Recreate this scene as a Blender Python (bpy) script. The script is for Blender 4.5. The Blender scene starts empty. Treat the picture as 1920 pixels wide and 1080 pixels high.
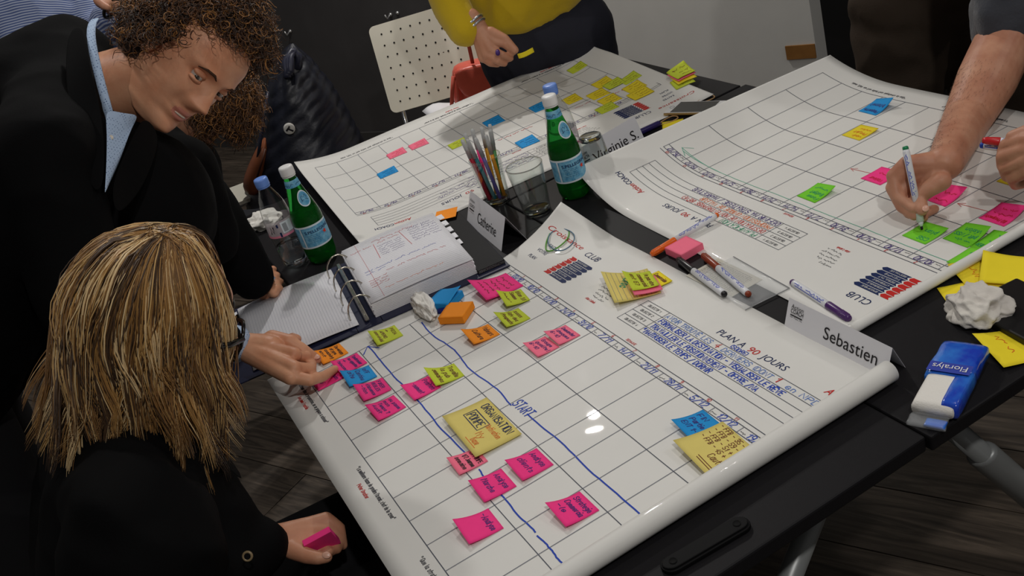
import bpy, bmesh, math, random
from mathutils import Vector, Matrix, noise
random.seed(7)
scene = bpy.context.scene
col = scene.collection
TZ = 0.74                      # table top height
# ---------------------------------------------------------------- camera
CAM = Vector((1.64024552, -0.56887782, 0.89401785 + TZ))
RW = ((0.45185103618282174, 0.8476483824395806, -0.2780698848265073),
      (0.31752935360141615, -0.4441091960968515, -0.8378198681954375),
      (-0.8336700490609767, 0.29027442479335985, -0.4698244433923464))   # rows: right, down, forward
FPX = 1890.09
cd = bpy.data.cameras.new('camera'); cam = bpy.data.objects.new('camera', cd); col.objects.link(cam)
r, d, f = (Vector(v) for v in RW)
m = Matrix((r, -d, -f)).transposed().to_4x4(); m.translation = CAM
cam.matrix_world = m
cd.sensor_width = 36; cd.lens = FPX / 1920 * 36; cd.clip_start = 0.02; cd.clip_end = 60
scene.camera = cam
# ---------------------------------------------------------------- world and lights
w = bpy.data.worlds.new('room_light'); scene.world = w; w.use_nodes = True
w.node_tree.nodes['Background'].inputs[0].default_value = (1.0, 0.96, 0.93, 1)
w.node_tree.nodes['Background'].inputs[1].default_value = 0.085
def lamp(name, loc, target, power, size, color=(1, 0.965, 0.925), spot=None):
    ld = bpy.data.lights.new(name, 'SPOT' if spot else 'AREA')
    ld.energy = power; ld.color = color
    if spot:
        ld.spot_size = math.radians(spot); ld.spot_blend = 0.6; ld.shadow_soft_size = size
    else:
        ld.shape = 'DISK'; ld.size = size
    o = bpy.data.objects.new(name, ld); col.objects.link(o); o.location = loc
    o.rotation_euler = (Vector(target) - Vector(loc)).to_track_quat('-Z', 'Y').to_euler()
    return o
lamp('ceiling_spot', (-2.15, 0.95, 2.74), (-0.1, 0.1, TZ), 8.5, 0.055)
lamp('ceiling_spot', (-1.95, 0.85, 2.74), (-2.0, 0.95, 0.0), 22, 0.08)  # unseen lamp, added to brighten the white wall and the chair
lamp('ceiling_spot', (0.70, 0.75, 2.74), (0.2, -0.2, TZ), 5, 0.08)
lamp('ceiling_spot', (-0.75, -0.9, 2.74), (-0.3, -0.55, 0.3), 8, 0.10)
lamp('ceiling_spot', (2.05, -0.25, 2.74), (0.5, -0.15, 0.6), 16, 0.10)
lamp('ceiling_spot', (1.5, 2.2, 2.74), (1.1, 0.9, 0.0), 7, 0.10)
scene.view_settings.view_transform = 'Standard'
scene.view_settings.look = 'None'
scene.view_settings.exposure = -0.06
scene.view_settings.gamma = 1.0
# ---------------------------------------------------------------- helpers
def ray(u, v):
    a, b = (u - 960) / FPX, (v - 540) / FPX
    return Vector((RW[0][k] * a + RW[1][k] * b + RW[2][k] for k in range(3)))
def T(u, v, h=0.0):
    """photo pixel -> point at height h over the table top"""
    q = ray(u, v); s = (TZ + h - CAM.z) / q.z
    return CAM + q * s
def D(u, v, dist):
    return CAM + ray(u, v) * dist
def camdir(x, y, z):
    """camera axes (right, down, forward) -> world direction"""
    return Vector((RW[0][k] * x + RW[1][k] * y + RW[2][k] * z for k in range(3))).normalized()
def lin(c):
    def g(x):
        x /= 255.0
        return x / 12.92 if x <= 0.04045 else ((x + 0.055) / 1.055) ** 2.4
    return tuple(g(x) for x in c)
MATS = {}
def mat(name, rgb, rough=0.6, spec=0.4, metal=0.0, var=0.0, scale=40.0, bump=0.0, bscale=200.0, coat=0.0, trans=0.0, ior=1.45, sheen=0.0, stretch=None, rgb2=None, alpha=1.0, sss=0.0, coat_rough=0.06):
    """procedural principled material; rgb is sRGB 0-255"""
    if name in MATS: return MATS[name]
    m = bpy.data.materials.new(name); m.use_nodes = True
    nt = m.node_tree; b = nt.nodes['Principled BSDF']; I = b.inputs
    c = lin(rgb)
    I['Base Color'].default_value = (*c, 1); I['Roughness'].default_value = rough
    I['Specular IOR Level'].default_value = spec; I['Metallic'].default_value = metal
    I['Coat Weight'].default_value = coat; I['Coat Roughness'].default_value = coat_rough
    I['Transmission Weight'].default_value = trans; I['IOR'].default_value = ior
    I['Sheen Weight'].default_value = sheen; I['Alpha'].default_value = alpha
    if sss:
        I['Subsurface Weight'].default_value = sss; I['Subsurface Radius'].default_value = (0.012, 0.005, 0.003); I['Subsurface Scale'].default_value = 0.6
    if var or bump or rgb2:
        tc = nt.nodes.new('ShaderNodeTexCoord'); mp = nt.nodes.new('ShaderNodeMapping')
        nt.links.new(tc.outputs['Object'], mp.inputs['Vector'])
        if stretch: mp.inputs['Scale'].default_value = stretch
    if var or rgb2:
        n = nt.nodes.new('ShaderNodeTexNoise'); n.inputs['Scale'].default_value = scale; n.inputs['Detail'].default_value = 6
        nt.links.new(mp.outputs[0], n.inputs['Vector'])
        rp = nt.nodes.new('ShaderNodeValToRGB'); nt.links.new(n.outputs['Fac'], rp.inputs['Fac'])
        c2 = lin(rgb2) if rgb2 else tuple(x * (1 - var) for x in c)
        rp.color_ramp.elements[0].position = 0.33; rp.color_ramp.elements[1].position = 0.67
        rp.color_ramp.elements[0].color = (*c2, 1); rp.color_ramp.elements[1].color = (*c, 1)
        nt.links.new(rp.outputs['Color'], I['Base Color'])
    if bump:
        n2 = nt.nodes.new('ShaderNodeTexNoise'); n2.inputs['Scale'].default_value = bscale; n2.inputs['Detail'].default_value = 4
        nt.links.new(mp.outputs[0], n2.inputs['Vector'])
        bp = nt.nodes.new('ShaderNodeBump'); bp.inputs['Strength'].default_value = bump; bp.inputs['Distance'].default_value = 0.002
        nt.links.new(n2.outputs['Fac'], bp.inputs['Height']); nt.links.new(bp.outputs['Normal'], I['Normal'])
    MATS[name] = m
    return m
def tag(o, label, cat, group=None):
    o['label'] = label; o['category'] = cat
    if group: o['group'] = group
    return o
def thing(name, label, cat, loc=(0, 0, 0), group=None):
    o = bpy.data.objects.new(name, None); col.objects.link(o); o.location = loc
    o.empty_display_size = 0.02
    return tag(o, label, cat, group)
class MB:
    """collects verts and faces; build() links ONE mesh object (world coordinates; parent-relative handled)"""
    def __init__(s): s.v = []; s.f = []; s.m = []; s.cur = 0
    def add(s, vs, fs):
        o = len(s.v); s.v += [tuple(v) for v in vs]; s.f += [tuple(i + o for i in f) for f in fs]; s.m += [s.cur] * len(fs)
        return s
    def quad(s, a, b, c, d): return s.add([a, b, c, d], [(0, 1, 2, 3)])
    def grid(s, rows, close_u=False, close_v=False):
        n = len(rows); k = len(rows[0]); vs = [p for r in rows for p in r]; fs = []
        for i in range(n if close_u else n - 1):
            for j in range(k if close_v else k - 1):
                a = i * k + j; b = i * k + (j + 1) % k; c = ((i + 1) % n) * k + (j + 1) % k; d = ((i + 1) % n) * k + j
                fs.append((a, b, c, d))
        return s.add(vs, fs)
    def box(s, c, sz, ax=None):
        c = Vector(c); X, Y, Z = ax if ax else (Vector((1, 0, 0)), Vector((0, 1, 0)), Vector((0, 0, 1)))
        vs = [c + X * (sz[0] / 2 * i) + Y * (sz[1] / 2 * j) + Z * (sz[2] / 2 * k) for i in (-1, 1) for j in (-1, 1) for k in (-1, 1)]
        return s.add(vs, [(0, 1, 3, 2), (4, 6, 7, 5), (0, 4, 5, 1), (2, 3, 7, 6), (0, 2, 6, 4), (1, 5, 7, 3)])
    def prism(s, poly, z0, z1):
        """poly: list of (x,y) ccw; extruded z0..z1"""
        n = len(poly)
        vs = [(x, y, z0) for x, y in poly] + [(x, y, z1) for x, y in poly]
        fs = [tuple(range(n))[::-1], tuple(range(n, 2 * n))] + [(i, (i + 1) % n, n + (i + 1) % n, n + i) for i in range(n)]
        return s.add(vs, fs)
    def tube(s, pts, rad, seg=8, caps=True, closed=False, flat=1.0):
        pts = [Vector(p) for p in pts]; n = len(pts)
        if not hasattr(rad, '__len__'): rad = [rad] * n
        rings = []; ref = None
        for i, p in enumerate(pts):
            if closed: t = pts[(i + 1) % n] - pts[i - 1]
            else: t = pts[min(i + 1, n - 1)] - pts[max(i - 1, 0)]
            t = t.normalized() if t.length > 1e-9 else Vector((0, 0, 1))
            if ref is None: ref = t.orthogonal().normalized()
            ref = (ref - t * ref.dot(t)); ref = ref.normalized() if ref.length > 1e-6 else t.orthogonal().normalized()
            bi = t.cross(ref)
            rings.append([p + ref * (math.cos(a) * rad[i]) + bi * (math.sin(a) * rad[i] * flat) for a in [2 * math.pi * k / seg for k in range(seg)]])
        o = len(s.v); s.grid(rings, close_u=closed, close_v=True)
        if caps and not closed:
            s.f.append(tuple(o + k for k in range(seg))[::-1]); s.m.append(s.cur)
            e = o + (n - 1) * seg; s.f.append(tuple(e + k for k in range(seg))); s.m.append(s.cur)
        return s
    def lathe(s, prof, c, seg=28, axis=None, ph0=0.0):
        """prof: (radius, height) list around the vertical through c (or axis frame (X,Y,Z))"""
        c = Vector(c); X, Y, Z = axis if axis else (Vector((1, 0, 0)), Vector((0, 1, 0)), Vector((0, 0, 1)))
        rows = [[c + X * (math.cos(a) * r) + Y * (math.sin(a) * r) + Z * h for a in [ph0 + 2 * math.pi * k / seg for k in range(seg)]] for r, h in prof]
        return s.grid(rows, close_v=True)
    def ball(s, c, rx, ry=None, rz=None, ax=None, seg=16, rings=10):
        ry = rx if ry is None else ry; rz = rx if rz is None else rz
        c = Vector(c); X, Y, Z = ax if ax else (Vector((1, 0, 0)), Vector((0, 1, 0)), Vector((0, 0, 1)))
        rows = []
        for i in range(rings + 1):
            t = math.pi * i / rings
            rr = max(math.sin(t), 1e-3)
            rows.append([c + X * (rx * rr * math.cos(a)) + Y * (ry * rr * math.sin(a)) + Z * (-rz * math.cos(t)) for a in [2 * math.pi * k / seg for k in range(seg)]])
        return s.grid(rows, close_v=True)
    def capsule(s, a, b, ra, rb, seg=0):
        seg = seg or (14 if max(ra, rb) < .03 else 28)
        a, b = Vector(a), Vector(b); t = (b - a); L = t.length; t = t.normalized() if L > 1e-9 else Vector((0, 0, 1))
        ref = t.orthogonal().normalized(); bi = t.cross(ref); rows = []
        for k in range(5):
            q = math.pi / 2 * (1 - k / 4.0); rr = max(ra * math.cos(q), 1e-4)
            rows.append([a - t * (ra * math.sin(q)) + (ref * math.cos(x) + bi * math.sin(x)) * rr for x in [2 * math.pi * j / seg for j in range(seg)]])
        for k in range(5):
            q = math.pi / 2 * (k / 4.0); rr = max(rb * math.cos(q), 1e-4)
            rows.append([b + t * (rb * math.sin(q)) + (ref * math.cos(x) + bi * math.sin(x)) * rr for x in [2 * math.pi * j / seg for j in range(seg)]])
        o = len(s.v); s.grid(rows, close_v=True)
        n = len(rows)
        s.f.append(tuple(o + k for k in range(seg))[::-1]); s.m.append(s.cur)
        s.f.append(tuple(o + (n - 1) * seg + k for k in range(seg))); s.m.append(s.cur)
        return s
    def mesh(s, name):
        me = bpy.data.meshes.new(name); me.from_pydata(s.v, [], s.f); me.update(); return me
    def build(s, name, mats, parent=None, smooth=True, label=None, solid=0.0, subsurf=0, bevel=0.0, fixn=False):
        me = s.mesh(name)
        if not isinstance(mats, (list, tuple)): mats = [mats]
        for m_ in mats: me.materials.append(m_)
        if len(mats) > 1: me.polygons.foreach_set('material_index', s.m)
        if fixn:
            bm = bmesh.new(); bm.from_mesh(me); bmesh.ops.recalc_face_normals(bm, faces=bm.faces); bm.to_mesh(me); bm.free()
        if smooth: me.polygons.foreach_set('use_smooth', [True] * len(me.polygons))
        return finish(name, me, parent, label, solid, subsurf, bevel)
def finish(name, me, parent=None, label=None, solid=0.0, subsurf=0, bevel=0.0):
    o = bpy.data.objects.new(name, me); col.objects.link(o)
    if parent is not None:
        loc = Vector((0, 0, 0)); p = parent
        while p is not None: loc += p.location; p = p.parent
        if loc.length > 0: me.transform(Matrix.Translation(-loc))
        o.parent = parent
    if label: o['label'] = label
    if solid:
        md = o.modifiers.new('thickness', 'SOLIDIFY'); md.thickness = solid; md.offset = -1
    if bevel:
        md = o.modifiers.new('bevel', 'BEVEL'); md.width = bevel; md.segments = 2; md.limit_method = 'ANGLE'
    if subsurf:
        md = o.modifiers.new('subdivision', 'SUBSURF'); md.levels = subsurf; md.render_levels = subsurf
    return o
def baked(o):
    """apply modifiers into the mesh"""
    dg = bpy.context.evaluated_depsgraph_get(); ev = o.evaluated_get(dg)
    me = bpy.data.meshes.new_from_object(ev, depsgraph=dg); old = o.data; o.modifiers.clear(); o.data = me
    bpy.data.meshes.remove(old); return o
def fuse(mb, voxel, smooth=6, factor=0.5):
    """voxel-fuse overlapping shapes of an MB into one continuous smooth skin; returns a mesh"""
    me = mb.mesh('fuse_tmp'); o = bpy.data.objects.new('fuse_tmp', me); col.objects.link(o)
    md = o.modifiers.new('r', 'REMESH'); md.mode = 'VOXEL'; md.voxel_size = voxel; md.use_smooth_shade = True
    if smooth:
        sm = o.modifiers.new('s', 'SMOOTH'); sm.iterations = smooth; sm.factor = factor
    dg = bpy.context.evaluated_depsgraph_get(); ev = o.evaluated_get(dg)
    out = bpy.data.meshes.new_from_object(ev, depsgraph=dg)
    bpy.data.objects.remove(o); bpy.data.meshes.remove(me)
    out.polygons.foreach_set('use_smooth', [True] * len(out.polygons))
    return out
def join_meshes(name, meshes):
    bm = bmesh.new()
    for me in meshes: bm.from_mesh(me)
    out = bpy.data.meshes.new(name); bm.to_mesh(out); bm.free()
    out.polygons.foreach_set('use_smooth', [True] * len(out.polygons))
    return out
def struct(o): o['kind'] = 'structure'; return o
# ---------------------------------------------------------------- handwriting: a single-stroke alphabet
GL = {}
for row in '''A:02 28 42,14 34|B:02 08 28 37 36 25 05,25 34 33 22 02|C:47 38 18 07 03 12 32 43|D:02 08 28 46 44 22 02|E:48 08 02 42,05 35|F:48 08 02,05 35|G:47 38 18 07 03 12 32 43 45 25|H:02 08,42 48,05 45|I:12 18|J:38 33 22 12 03|K:02 08,48 05 42|L:08 02 42|M:02 08 25 48 42|N:02 08 42 48|O:18 07 03 12 32 43 47 38 18|P:02 08 38 47 46 35 05|Q:18 07 03 12 32 43 47 38 18,24 42|R:02 08 38 47 46 35 05,25 42|S:47 38 18 07 06 15 35 44 43 32 12 03|T:08 48,28 22|U:08 03 12 32 43 48|V:08 22 48|W:08 12 26 32 48|X:02 48,08 42|Y:08 25 48,25 22|Z:08 48 02 42
0:18 07 03 12 32 43 47 38 18|1:06 28 22|2:07 18 38 47 46 02 42|3:07 18 38 47 46 35 15,35 44 43 32 12 03|4:32 38 04 44|5:48 08 05 35 44 43 32 12 03|6:38 18 06 03 12 32 43 44 35 15 04|7:08 48 12|8:15 06 07 18 38 47 46 35 15 04 03 12 32 43 44 35|9:45 15 06 07 18 38 47 44 32 12
a:36 16 05 03 12 22 34,36 33 42|b:08 02 22 33 35 26 06|c:35 26 16 05 03 12 22 33|d:38 32 12 03 05 16 36|e:04 34 35 26 16 05 03 12 22 33|f:38 28 17 12,05 25|g:36 16 05 04 13 33,36 31 20 10|h:08 02,05 16 26 35 32|i:06 02,08 08|j:26 21 10 00,28 28|k:08 02,36 04 32|l:08 03 12|m:06 02,05 16 25 22,25 36 45 42|n:06 02,05 16 26 35 32|o:16 05 03 12 22 33 35 26 16|p:06 00,05 16 26 35 33 22 02|q:36 30,36 16 05 03 12 32|r:06 02,04 16 26|s:35 26 16 05 14 24 33 22 12 03|t:18 13 22,06 36|u:06 03 12 22 33,36 32|v:06 22 46|w:06 12 24 32 46|x:06 32,36 02|y:06 23,46 10|z:06 36 02 32
/:01 48|-:05 35|.:02 02|(:28 16 14 22|):08 16 14 02|':18 16|":08 06,28 26|,:13 01|?:07 18 38 47 36 24,22 22|+:05 45,27 23|!:18 14,12 12|::05 05,02 02|=:04 34,06 36|é:04 34 35 26 16 05 03 12 22 33,17 29|É:48 08 02 42,05 35,19 39|Ê:48 08 02 42,05 35,09 29 49|_:02 42'''.replace('\n', '|').split('|'):
    k, body = row[0], row[2:]
    GL[k] = [[(int(p[0]), int(p[1]) - 2) for p in st.split()] for st in body.split(',')]
ADV = {'I': 2.4, 'i': 2, 'l': 2.6, 'j': 3, '.': 2, ',': 2.4, "'": 2, ' ': 3.4, 'm': 6, 'M': 5.8, '1': 4, '!': 2.6, ':': 2, '(': 3.4, ')': 3.4, 'r': 3.8, 't': 4.4, 'f': 4.2, 's': 4.4, 'c': 4.4, 'W': 6, 'w': 5.8}
def adv(c): return ADV.get(c, 5.0 if c.islower() else 5.8)
def strokes(text, x, y, hgt, width=None, ang=0.0, slant=0.12, jit=0.25, rnd=None):
    """polyline strokes in a (right, up) plane; hgt = capital height; x,y = start of baseline"""
    rnd = rnd or random
    k = hgt / 6.0; L = sum(adv(c) for c in text) * k; kx = k * (width / L if width else 1.0)
    ca, sa = math.cos(ang), math.sin(ang); out = []; cx = 0.0
    for c in text:
        for st in GL.get(c, []):
            if len(st) == 2 and st[0] == st[1]: st = [st[0], (st[0][0] + .5, st[0][1] + .5)]
            pl = []
            for (gx, gy) in st:
                gx += rnd.uniform(-jit, jit) + gy * slant; gy += rnd.uniform(-jit, jit)
                X = cx + gx * kx; Y = gy * k
                pl.append((x + X * ca - Y * sa, y + X * sa + Y * ca))
            out.append(pl)
        cx += adv(c) * kx
    return out
def scrawl(x, y, hgt, width, ang=0.0, rnd=None, words=None):
    """illegible quick handwriting: wavy words"""
    rnd = rnd or random; ca, sa = math.cos(ang), math.sin(ang); out = []; cx = 0.0
    while cx < width * 0.93:
        wl = min(rnd.uniform(1.5, 5) * hgt, width - cx); pl = []; t = 0.0
        while t < wl:
            yy = hgt * (0.62 * rnd.random() if rnd.random() < .8 else rnd.uniform(-.3, 1.0))
            pl.append((x + (cx + t) * ca - yy * sa, y + (cx + t) * sa + yy * ca)); t += hgt * rnd.uniform(.16, .34)
        if len(pl) > 1: out.append(pl)
        cx += wl + hgt * .55
    return out
def ribbon(mb, surf, pl, lw, off=0.0005, maxlen=0.02):
    """pl: polyline in surface coords (right=a, up=-b given as (a, up)); draws a flat ink ribbon lying on the surface"""
    pts = []
    for i in range(len(pl) - 1):
        (x0, y0), (x1, y1) = pl[i], pl[i + 1]; n = max(1, int(math.hypot(x1 - x0, y1 - y0) / maxlen))
        for j in range(n): pts.append((x0 + (x1 - x0) * j / n, y0 + (y1 - y0) * j / n))
    pts.append(pl[-1]); n = len(pts); L = []; Rr = []
    for i in range(n):
        x0, y0 = pts[max(i - 1, 0)]; x1, y1 = pts[min(i + 1, n - 1)]
        dx, dy = x1 - x0, y1 - y0; q = math.hypot(dx, dy) or 1.0
        nx, ny = -dy / q * lw / 2, dx / q * lw / 2
        ex, ey = (dx / q * lw * .4, dy / q * lw * .4)
        sgn = -1 if i == 0 else (1 if i == n - 1 else 0)
        px, py = pts[i][0] + ex * sgn, pts[i][1] + ey * sgn
        L.append(surf(px + nx, -(py + ny), off)); Rr.append(surf(px - nx, -(py - ny), off))
    mb.grid([Rr, L])
def ink(name, surf, plist, lw, material, parent, off=0.0005):
    mb = MB()
    for pl in plist:
        if len(pl) > 1: ribbon(mb, surf, pl, lw, off)
    if not mb.v: return None
    return mb.build(name, material, parent, smooth=False)
def print_text(surf, text, x, y, hgt, ang=0.0, width=None, off=0.0005, shear=0.0, mb=None, align='LEFT', bold=0.0):
    """built-in vector font laid on a surface; x,y baseline in (right, up); returns an MB"""
    cu = bpy.data.curves.new('txt', 'FONT'); cu.body = text; cu.size = 1.0; cu.shear = shear; cu.resolution_u = 3; cu.offset = bold
    o = bpy.data.objects.new('txt', cu); col.objects.link(o)
    bpy.context.view_layer.update()
    dg = bpy.context.evaluated_depsgraph_get()
    me = bpy.data.meshes.new_from_object(o.evaluated_get(dg), depsgraph=dg)
    vs = [v.co.copy() for v in me.vertices]; fs = [tuple(p.vertices) for p in me.polygons]
    bpy.data.objects.remove(o); bpy.data.curves.remove(cu); bpy.data.meshes.remove(me)
    if mb is None: mb = MB()
    if not vs: return mb
    x0 = min(v.x for v in vs); x1 = max(v.x for v in vs)
    k = hgt / 0.70; kx = k if not width else width / (x1 - x0)
    if align == 'CENTER': sx = -(x1 + x0) / 2 * kx
    else: sx = -x0 * kx
    ca, sa = math.cos(ang), math.sin(ang)
    mb.add([surf(x + (v.x * kx + sx) * ca - v.y * k * sa, -(y + (v.x * kx + sx) * sa + v.y * k * ca), off) for v in vs], fs)
    return mb
INK = {}
def inkmat(name, rgb): return mat('ink_' + name, rgb, rough=0.6, spec=0.2)
# ---------------------------------------------------------------- the room
E1 = Vector((0.882, 0.471, 0)).normalized(); E2 = Vector((-E1.y, E1.x, 0)); PW = Vector((-3.3, 0.67, 0)); UP = Vector((0, 0, 1))
m_dark = mat('wall_dark', (80, 78, 78), rough=0.75, spec=0.25, var=0.15, scale=6)
m_white = mat('wall_white', (214, 214, 210), rough=0.7, spec=0.3, var=0.04, scale=9, bump=0.1, bscale=300)
def floor_mat():
    m = bpy.data.materials.new('floor_wood'); m.use_nodes = True; nt = m.node_tree; N = nt.nodes; Lk = nt.links; b = N['Principled BSDF']
    tc = N.new('ShaderNodeTexCoord'); oi = N.new('ShaderNodeObjectInfo'); mp = N.new('ShaderNodeMapping')
    mul = N.new('ShaderNodeMath'); mul.operation = 'MULTIPLY'; mul.inputs[1].default_value = 37.0; Lk.new(oi.outputs['Random'], mul.inputs[0])
    cx = N.new('ShaderNodeCombineXYZ'); Lk.new(mul.outputs[0], cx.inputs[0]); Lk.new(mul.outputs[0], cx.inputs[1])
    Lk.new(tc.outputs['Object'], mp.inputs['Vector']); Lk.new(cx.outputs[0], mp.inputs['Location']); mp.inputs['Scale'].default_value = (1.3, 15, 1)
    n = N.new('ShaderNodeTexNoise'); n.inputs['Scale'].default_value = 3.2; n.inputs['Detail'].default_value = 9; n.inputs['Roughness'].default_value = .62; n.inputs['Distortion'].default_value = 1.1
    Lk.new(mp.outputs[0], n.inputs['Vector'])
    rp = N.new('ShaderNodeValToRGB'); Lk.new(n.outputs['Fac'], rp.inputs['Fac']); e = rp.color_ramp.elements
    e[0].position = .3; e[0].color = (*lin((52, 45, 39)), 1); e[1].position = .72; e[1].color = (*lin((118, 105, 92)), 1)
    x = e.new(.5); x.color = (*lin((86, 76, 66)), 1)
    hv = N.new('ShaderNodeHueSaturation'); Lk.new(rp.outputs['Color'], hv.inputs['Color'])
    mr = N.new('ShaderNodeMapRange'); Lk.new(oi.outputs['Random'], mr.inputs['Value']); mr.inputs['To Min'].default_value = .8; mr.inputs['To Max'].default_value = 1.15
    Lk.new(mr.outputs[0], hv.inputs['Value']); Lk.new(hv.outputs['Color'], b.inputs['Base Color'])
    b.inputs['Roughness'].default_value = .5
    bp = N.new('ShaderNodeBump'); bp.inputs['Strength'].default_value = .25; bp.inputs['Distance'].default_value = .002; Lk.new(n.outputs['Fac'], bp.inputs['Height']); Lk.new(bp.outputs['Normal'], b.inputs['Normal'])
    return m
m_floor = floor_mat()
mb = MB(); mb.box((-0.8, 0.6, -0.03), (9, 9, 0.05))
floor = struct(mb.build('floor', mat('floor_joint', (24, 21, 19), rough=.9), smooth=False))
PLW, PLL = 0.185, 1.25
mb = MB(); mb.box((0, 0, 0), (PLL - .003, PLW - .003, .008)); plank_me = mb.mesh('plank'); plank_me.materials.append(m_floor)
rnd = random.Random(3)
for j in range(-14, 13):
    o_ = rnd.uniform(0, PLL)
    for i in range(-5, 3):
        c = Vector((-0.6, 0.4, 0)) + E1 * (i * PLL + o_) + E2 * (j * PLW)
        if (c - PW).dot(E2) > 0.3: continue
        o = bpy.data.objects.new('plank', plank_me); col.objects.link(o); o.parent = floor
        o.location = (c.x, c.y, -.0012); o.rotation_euler = (0, 0, math.atan2(E1.y, E1.x))
def wallbox(name, s0, s1, z0, z1, back, thick, m):
    """a wall piece along E1 from s0 to s1 (metres from PW), set back along E2"""
    mb = MB(); c = PW + E1 * ((s0 + s1) / 2) + E2 * (back + thick / 2); c.z = (z0 + z1) / 2
    mb.box(c, (s1 - s0, thick, z1 - z0), (E1, E2, UP)); return struct(mb.build(name, m, smooth=False))
wallbox('wall_back', -6.0, 1.46, 0.0, 2.74, 0.0, 0.1, m_dark)
wallbox('wall_right', 1.46, 2.408, 0.0, 2.74, 0.0, 0.1, m_white)
wallbox('wall_far', 2.3, 6.5, 0.0, 2.74, 0.9, 0.1, m_dark)
wallbox('baseboard_back', -6.0, 1.46, 0.0, 0.07, -0.012, 0.012, mat('baseboard_grey', (70, 69, 68), rough=.5))
# brown cardboard strip stuck on the white wall and small wall fixings
mb = MB(); c = PW + E1 * 2.352 + E2 * -0.004; c.z = TZ - .405
mb.box(c, (0.11, 0.006, 0.052), (E1, E2, UP))
tag(mb.build('tape_strip', mat('brown_tape', (150, 104, 52), rough=.6, var=.15, scale=30), smooth=False), 'brown cardboard strip stuck low on the edge of the white wall', 'strip')
for (u, v, what) in ((545, 58, 'small pale metal coat hook on the dark wall above the puffer jacket'), (733, 27, 'tiny bright screw head on the dark wall, the one closer to the coat hook'), (746, 24, 'tiny bright screw head on the dark wall, the one closer to the white wall')):
    q = ray(u, v); t = (PW - CAM).dot(E2) / q.dot(E2); P = CAM + q * t - E2 * .004
    mb = MB(); mb.lathe([(0.0005, .010), (.006, .009), (.009, .004), (.009, 0), (.0005, 0)], P + E2 * .004, seg=10, axis=(E1, UP, -E2))
    if 'hook' in what: mb.tube([P - E2 * .005, P - E2 * .03 - UP * .01, P - E2 * .035 + UP * .012], .004, 6)
    o = tag(mb.build('coat_hook' if 'hook' in what else 'wall_screw', mat('steel_bright', (215, 215, 215), rough=.3, metal=.8), fixn=True), what, 'hook' if 'hook' in what else 'screw')
    if 'screw' in what: o['group'] = 'screws in the dark wall'
# ---------------------------------------------------------------- tables
m_top = mat('table_top', (27, 26, 28), rough=.5, spec=.14, var=.06, scale=120, bump=.08, bscale=700)
m_edge = mat('table_edge', (40, 39, 41), rough=.3, spec=.5)
m_leg = mat('leg_paint', (142, 145, 145), rough=.38, spec=.5, metal=.25)
m_blackpl = mat('black_plastic', (12, 12, 13), rough=.6, spec=.15)
def table(label, x0, x1, y0, y1, legs, handle=None):
    cx, cy = (x0 + x1) / 2, (y0 + y1) / 2
    t = thing('folding_table', label, 'table', (cx, cy, 0), 'black folding tables pushed together')
    mb = MB(); mb.box((cx, cy, TZ - .012), (x1 - x0, y1 - y0, .024)); mb.build('table_top', m_top, t, smooth=False, bevel=.003)
    mb = MB()
    for (a, b, c_, d_) in ((x0 + .03, y0 + .03, x1 - .03, y0 + .05), (x0 + .03, y1 - .05, x1 - .03, y1 - .03), (x0 + .03, y0 + .05, x0 + .05, y1 - .05), (x1 - .05, y0 + .05, x1 - .03, y1 - .05)):
        mb.box(((a + c_) / 2, (b + d_) / 2, TZ - .039), (c_ - a, d_ - b, .03))
    mb.build('apron_frame', m_edge, t, smooth=False)
    for (a, b) in legs:
        a, b = Vector(a), Vector(b); k = a.lerp(b, .22)
        mb = MB(); mb.tube([a, b], .0165, 14); lg = mb.build('leg', m_leg, t)
        q = (b - a).normalized(); mb = MB(); mb.tube([k - q * .004, k, k + q * .003, b - q * .02], [.0185, .0225, .0235, .0235], 14, flat=.85); mb.build('leg_sleeve', m_leg, lg)
        mb = MB(); mb.tube([b - q * .03, b + q * .005], [.026, .024], 12); mb.build('foot_cap', m_blackpl, lg)
    if handle:
        (hx, hy) = handle; L, Wd, H = .124, .027, .009; poly = []
        for k in range(11): a = math.pi * k / 10; poly.append((Wd / 2 * math.cos(a), L / 2 - Wd / 2 + Wd / 2 * math.sin(a)))
        for k in range(11): a = math.pi + math.pi * k / 10; poly.append((Wd / 2 * math.cos(a), -L / 2 + Wd / 2 + Wd / 2 * math.sin(a)))
        mb = MB(); mb.prism([(hx + x * 1.0 + y * .06, hy + y) for x, y in poly], TZ + .0002, TZ + H * .7)
        mb.prism([(hx + x * .8 + y * .06, hy + y * .97) for x, y in poly], TZ + H * .7, TZ + H)
        h_ = mb.build('handle_plate', m_blackpl, t, smooth=False, bevel=.0015)
        for s_ in (-1, 1):
            mb = MB(); y_ = s_ * (L / 2 - .016); mb.lathe([(.0001, .0003), (.0042, .0003), (.0046, .0012), (.0052, .0004)], (hx + y_ * .06, hy + y_, TZ + H), seg=14); mb.build('screw_hole', mat('hole_black', (4, 4, 4), rough=.9), h_)
    return t
def leg_pair(x, y, dy): return ((x, y, TZ - .04), (x, y + dy, 0.02))
table('black folding table under the poster that lies beside the Sebastien name card', -.307, .88, -.46, .155,
      [leg_pair(.80, .07, -.50), leg_pair(.80, -.38, .28), leg_pair(-.22, .07, -.42), leg_pair(-.22, -.38, .28)], (.836, -.158))
table('black folding table carrying the tissue pack and the poster being written on', -.305, .886, .158, .845,
      [leg_pair(.80, .235, .44), leg_pair(.80, .76, -.35), leg_pair(-.22, .235, .44), leg_pair(-.22, .76, -.35)])
table('black folding table carrying the green bottle beside the binder', -.95, -.311, -.338, .835,
      [leg_pair(-.40, -.27, .2), leg_pair(-.87, -.27, .2), leg_pair(-.40, .78, -.2), leg_pair(-.87, .78, -.2)])
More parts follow.
